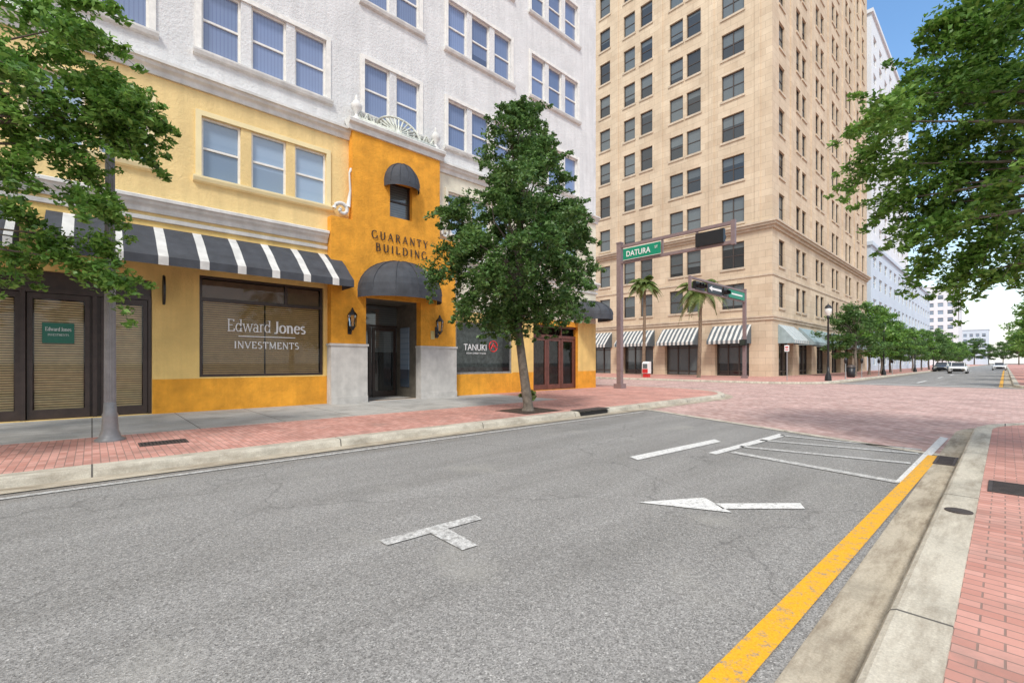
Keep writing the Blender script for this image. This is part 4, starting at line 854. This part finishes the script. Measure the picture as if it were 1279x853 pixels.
c.poly([(X, 32.62, 6.78), (X, 33.15, 6.58), (X, 33.15, 6.7), (X, 34.75, 6.7), (X, 34.75, 6.86), (X, 33.15, 6.86), (X, 33.15, 6.98)]); c.build('arrow', M['lettering'], rt)
head(g2, -14.7, -14.45, 35.2, 35.9, 6.5, 7.05, 'E')
rt = thing('street_sign', 'green street sign held in the far signal gantry beside its pole', 'street sign', (-14.5, 37.6, 6.4)); c = MB(); c.box(-14.48, -14.44, 36.1, 39.2, 6.46, 7.08); c.build('panel', M['sign_green'], rt)
c = MB(); c.box(-14.44, -14.43, 36.6, 38.7, 6.72, 6.84); c.build('legend', M['lettering'], rt)
c = MB(); c.box(-14.85, -14.35, 39.15, 39.45, 2.8, 3.3); o = c.build('walk_signal', M['black'], g2); c = MB(); c.box(-14.8, -14.4, 39.13, 39.148, 2.85, 3.25); c.build('lens', M['lens_dark'], o)
# ------------------------------------------------------------------ palms
def palm(label, x, y, h, n, L, seed):
    rng = np.random.default_rng(seed); rt = thing('palm_tree', label, 'palm tree', (x, y, .12)); c = MB()
    pts = []; rad = []
    for i in range(18): f = i/17; pts.append((x+.15*math.sin(f*2), y, .12+f*h)); rad.append((.17-.05*f)*(1.08 if i % 2 else .95))
    c.tube(pts, rad, 10); c.build('trunk', M['palm_bark'], rt, True); top = Vector(pts[-1]); c = MB()
    for k in range(n):
        a = k*2.399+rng.uniform(-.2, .2); el = rng.uniform(-.3, 1.15); ln = L*rng.uniform(.8, 1.1); d = Vector((math.cos(a), math.sin(a), 0)); sd = Vector((-d.y, d.x, 0))
        spine = []
        for j in range(11):
            f = j/10; spine.append(top+d*ln*(f*math.cos(el*.8)*(1-.15*f))+Vector((0, 0, ln*(math.sin(el)*f-.75*f*f))))
        c.tube(spine, [.025*(1-j/12) for j in range(11)], 4, cap=False)
        for j in range(1, 11):
            for sft in (0, .33, .66):
                p = spine[j-1].lerp(spine[j], sft); wl = .55*math.sin(math.pi*min(.97, (j+sft)/11+.08)); t = (spine[j]-spine[j-1]).normalized()
                for s_ in (-1, 1):
                    tip = p+sd*s_*wl*.8+t*.25*wl+Vector((0, 0, -.45*wl)); c.quad(tuple(p), tuple(p+t*.11), tuple(tip+t*.03), tuple(tip))
    c.build('crown', M['leaf_palm'], rt); return rt
palm('palm tree with full drooping crown in front of the tan tower', -18.0, 38.6, 7.7, 38, 3.0, 3)
palm('slim palm tree partly behind the near signal gantry', -23.4, 38.6, 8.9, 26, 2.2, 8)
# ------------------------------------------------------------------ street furniture
nx, ny = -21.6, 36.2
rt = thing('newspaper_box', 'red and white newspaper box on the far pavement', 'newspaper box', (nx, ny, .12)); c = MB(); c.box(nx-.3, nx+.3, ny-.25, ny+.25, .45, 1.35)
c.ext([(ny-.25, 1.35), (ny+.25, 1.35), (ny+.25, 1.5), (ny-.05, 1.5)], 'x', nx-.3, nx+.3); c.build('case', M['lettering'], rt); c = MB(); c.box(nx-.26, nx+.26, ny-.28, ny-.252, .5, .85); c.build('front_panel', M['red'], rt)
c = MB(); c.box(nx-.22, nx+.22, ny-.27, ny-.252, .9, 1.3); c.build('door', M['pane_tan'], rt); c = MB(); c.box(nx-.25, nx+.25, ny-.2, ny+.2, .12, .45); c.build('pedestal', M['red'], rt)
def meter(x, y, label):
    rt = thing('parking_meter', label, 'parking meter', (x, y, .12), 'parking meters beyond the crossing'); c = MB(); c.lathe(x, y, [(.09, .12), (.035, .2), (.03, 1.35)], 8); c.build('post', M['metal_grey'], rt, True)
    c = MB(); c.lathe(x, y, [(.05, 1.35), (.11, 1.42), (.12, 1.62), (.08, 1.76), (.02, 1.8)], 12); c.build('head', M['black'], rt, True); return rt
m0 = meter(-8.6, 44, 'parking meter nearest the far corner lamp post')
for i, y in enumerate((50, 58, 66)): dup(m0, (-8.6, y, .12), ['second', 'third', 'fourth'][i]+' parking meter from the far corner lamp post')
rt = thing('litter_bin', 'dark slatted litter bin by the far pavement trees', 'litter bin', (-9.1, 48.5, .12)); c = MB(); c.lathe(-9.1, 48.5, [(.26, .12), (.3, .2), (.32, 1.0)], 14); c.build('drum', M['black'], rt, True); c = MB(); c.lathe(-9.1, 48.5, [(.34, 1.0), (.34, 1.06), (.2, 1.2), (.05, 1.25)], 14); c.build('lid', M['bronze'], rt, True)
def signpost(x, y, h, label):
    rt = thing('sign_post', label, 'street sign', (x, y, .12)); c = MB(); c.tube([(x, y, .12), (x, y, h)], .03, 8); c.build('post', M['galv'], rt)
    c = MB(); c.box(x-.15, x+.15, y-.06, y-.04, h-.5, h-.05); c.build('panel', M['lettering'], rt); c = MB(); c.box(x-.1, x+.1, y-.064, y-.0605, h-.4, h-.34); c.box(x-.1, x+.1, y-.064, y-.0605, h-.25, h-.15); c.build('legend', M['red'], rt)
signpost(-10.6, 36.6, 2.7, 'white and red pavement sign on a thin post at the far corner')
# ------------------------------------------------------------------ cars
def car(label, loc, paint, group='cars on the street ahead'):
    x, y, z = loc; rt = thing('car', label, 'car', loc, group); c = MB()
    secs = [(-2.2, .74, .32, .62), (-2.1, .84, .24, .74), (-1.5, .9, .2, .88), (-.9, .92, .2, .95), (.9, .92, .2, .98), (1.7, .9, .2, .98), (2.15, .84, .26, .92), (2.25, .74, .35, .8)]
    rg = []
    for yy, hw, zb, zt in secs:
        n = len(c.v); rg.append(n)
        for px_, pz in ((-hw, zb+.08), (-hw*.9, zb), (hw*.9, zb), (hw, zb+.08), (hw*1.0, (zb+zt)/2+.05), (hw*.9, zt-.04), (hw*.8, zt), (-hw*.8, zt), (-hw*.9, zt-.04), (-hw, (zb+zt)/2+.05)): c.v.append((x+px_, y+yy, z+pz))
    for i in range(len(rg)-1):
        for j in range(10): q = (j+1) % 10; c.f.append((rg[i]+j, rg[i]+q, rg[i+1]+q, rg[i+1]+j)); c.m.append(0)
    for r_ in (rg[0], rg[-1]): c.f.append(tuple(r_+j for j in range(10))); c.m.append(0)
    c.build('body', M[paint], rt, True)
    k = MB(); pts = [(-.76, -.95, .94), (.76, -.95, .94), (.78, 1.75, .97), (-.78, 1.75, .97), (-.6, -.2, 1.4), (.6, -.2, 1.4), (.6, 1.1, 1.42), (-.6, 1.1, 1.42)]
    k.v = [(x+p[0], y+p[1], z+p[2]) for p in pts]; k.f = [(0, 1, 5, 4), (1, 2, 6, 5), (2, 3, 7, 6), (3, 0, 4, 7), (4, 5, 6, 7)]; k.m = [0]*5; k.build('windscreen', M['pane_tan'], rt)
    k = MB(); k.box(x-.62, x+.62, y-.25, y+1.15, z+1.4, z+1.46); k.build('roof', M[paint], rt)
    for sx in (-1, 1):
        k = MB(); k.tube([(x+sx*.62, y-.95, z+.95), (x+sx*.6, y-.25, z+1.42)], .035, 5); k.build('pillar', M[paint], rt)
        k = MB(); k.box(x+sx*.58-.16, x+sx*.58+.16, y-2.2, y-2.08, z+.55, z+.7); k.build('headlight', M['globe'], rt)
        k = MB(); k.box(x+sx*1.0-.1, x+sx*1.0+.1, y-.75, y-.6, z+.95, z+1.08); k.build('mirror', M[paint], rt)
        for yw in (-1.35, 1.4):
            k = MB(); k.tube([(x+sx*.7, y+yw, z+.33), (x+sx*.93, y+yw, z+.33)], .33, 16); w_ = k.build('wheel', M['tyre'], rt); k = MB(); k.tube([(x+sx*.931, y+yw, z+.33), (x+sx*.94, y+yw, z+.33)], .2, 12); k.build('rim', M['galv'], w_)
    k = MB(); k.box(x-.36, x+.36, y-2.23, y-2.19, z+.42, z+.66); k.box(x-.6, x+.6, y-2.2, y-2.12, z+.27, z+.38); k.build('grille', M['black'], rt); return rt
car('white car driving towards the camera in the left lane', (-4.2, 84, 0), 'car_white')
car('dark grey car parked at the far left kerb behind the trees', (-6.9, 100, 0), 'car_grey')
car('dark blue car parked farther along the far left kerb', (-6.9, 108, 0), 'car_red')
car('white car farther away in the right lane', (-.75, 125, 0), 'car_white')
# ------------------------------------------------------------------ light, sky, camera
EL = R(50); az = Vector((.62, -.78, 0)).normalized(); sd = Vector((az.x*math.cos(EL), az.y*math.cos(EL), math.sin(EL)))
L = bpy.data.lights.new('sun', 'SUN'); L.energy = 2.8; L.angle = R(12); L.color = (1, .96, .90); lo = bpy.data.objects.new('sun', L); COL.objects.link(lo)
lo.rotation_euler = sd.to_track_quat('Z', 'Y').to_euler(); lo.location = (0, 0, 80)
w = bpy.data.worlds.new('World'); scene.world = w; w.use_nodes = True; nt = w.node_tree; bg = nt.nodes['Background']
sky = N(nt, 'ShaderNodeTexSky', sky_type='NISHITA'); sky.sun_disc = False; sky.sun_elevation = EL; sky.sun_rotation = math.atan2(az.x, az.y); sky.air_density = 1.3; sky.dust_density = .3; sky.ozone_density = 3.0
tc = N(nt, 'ShaderNodeTexCoord'); mp = N(nt, 'ShaderNodeMapping'); mp.inputs['Scale'].default_value = (1, 1, 2.6); nt.links.new(tc.outputs['Generated'], mp.inputs['Vector'])
nz = noise(nt, mp.outputs[0], 2.2, 8, .55); sp = N(nt, 'ShaderNodeSeparateXYZ'); nt.links.new(tc.outputs['Generated'], sp.inputs[0])
cl = ramp(nt, nz, [(.30, .25), (.55, .95)]); side = ramp(nt, sp.outputs['Y'], [(.30, 1), (.65, .06)]); cl = mix(nt, 1.0, cl, side, 'MULTIPLY')
hz = ramp(nt, sp.outputs['Z'], [(.0, .9), (.12, .45), (.30, .05), (.5, 0)])
hs = N(nt, 'ShaderNodeHueSaturation'); hs.inputs['Saturation'].default_value = 1.22; hs.inputs['Value'].default_value = 1.5; nt.links.new(sky.outputs[0], hs.inputs['Color'])
fac = mix(nt, 1.0, cl, hz, 'SCREEN'); col = mix(nt, fac, hs.outputs[0], (7.7, 7.75, 7.7)); nt.links.new(col, bg.inputs[0]); bg.inputs[1].default_value = .15
cam = bpy.data.cameras.new('camera'); cam.lens = 16; cam.sensor_width = 36; cam.shift_y = 26.5/1279; cam.clip_end = 3000; cam.clip_start = .05
co = bpy.data.objects.new('camera', cam); COL.objects.link(co); co.location = (0, 0, H); co.rotation_euler = (R(90), 0, YAW); scene.camera = co
scene.view_settings.view_transform = 'Standard'; scene.view_settings.look = 'None'; scene.view_settings.exposure = 0
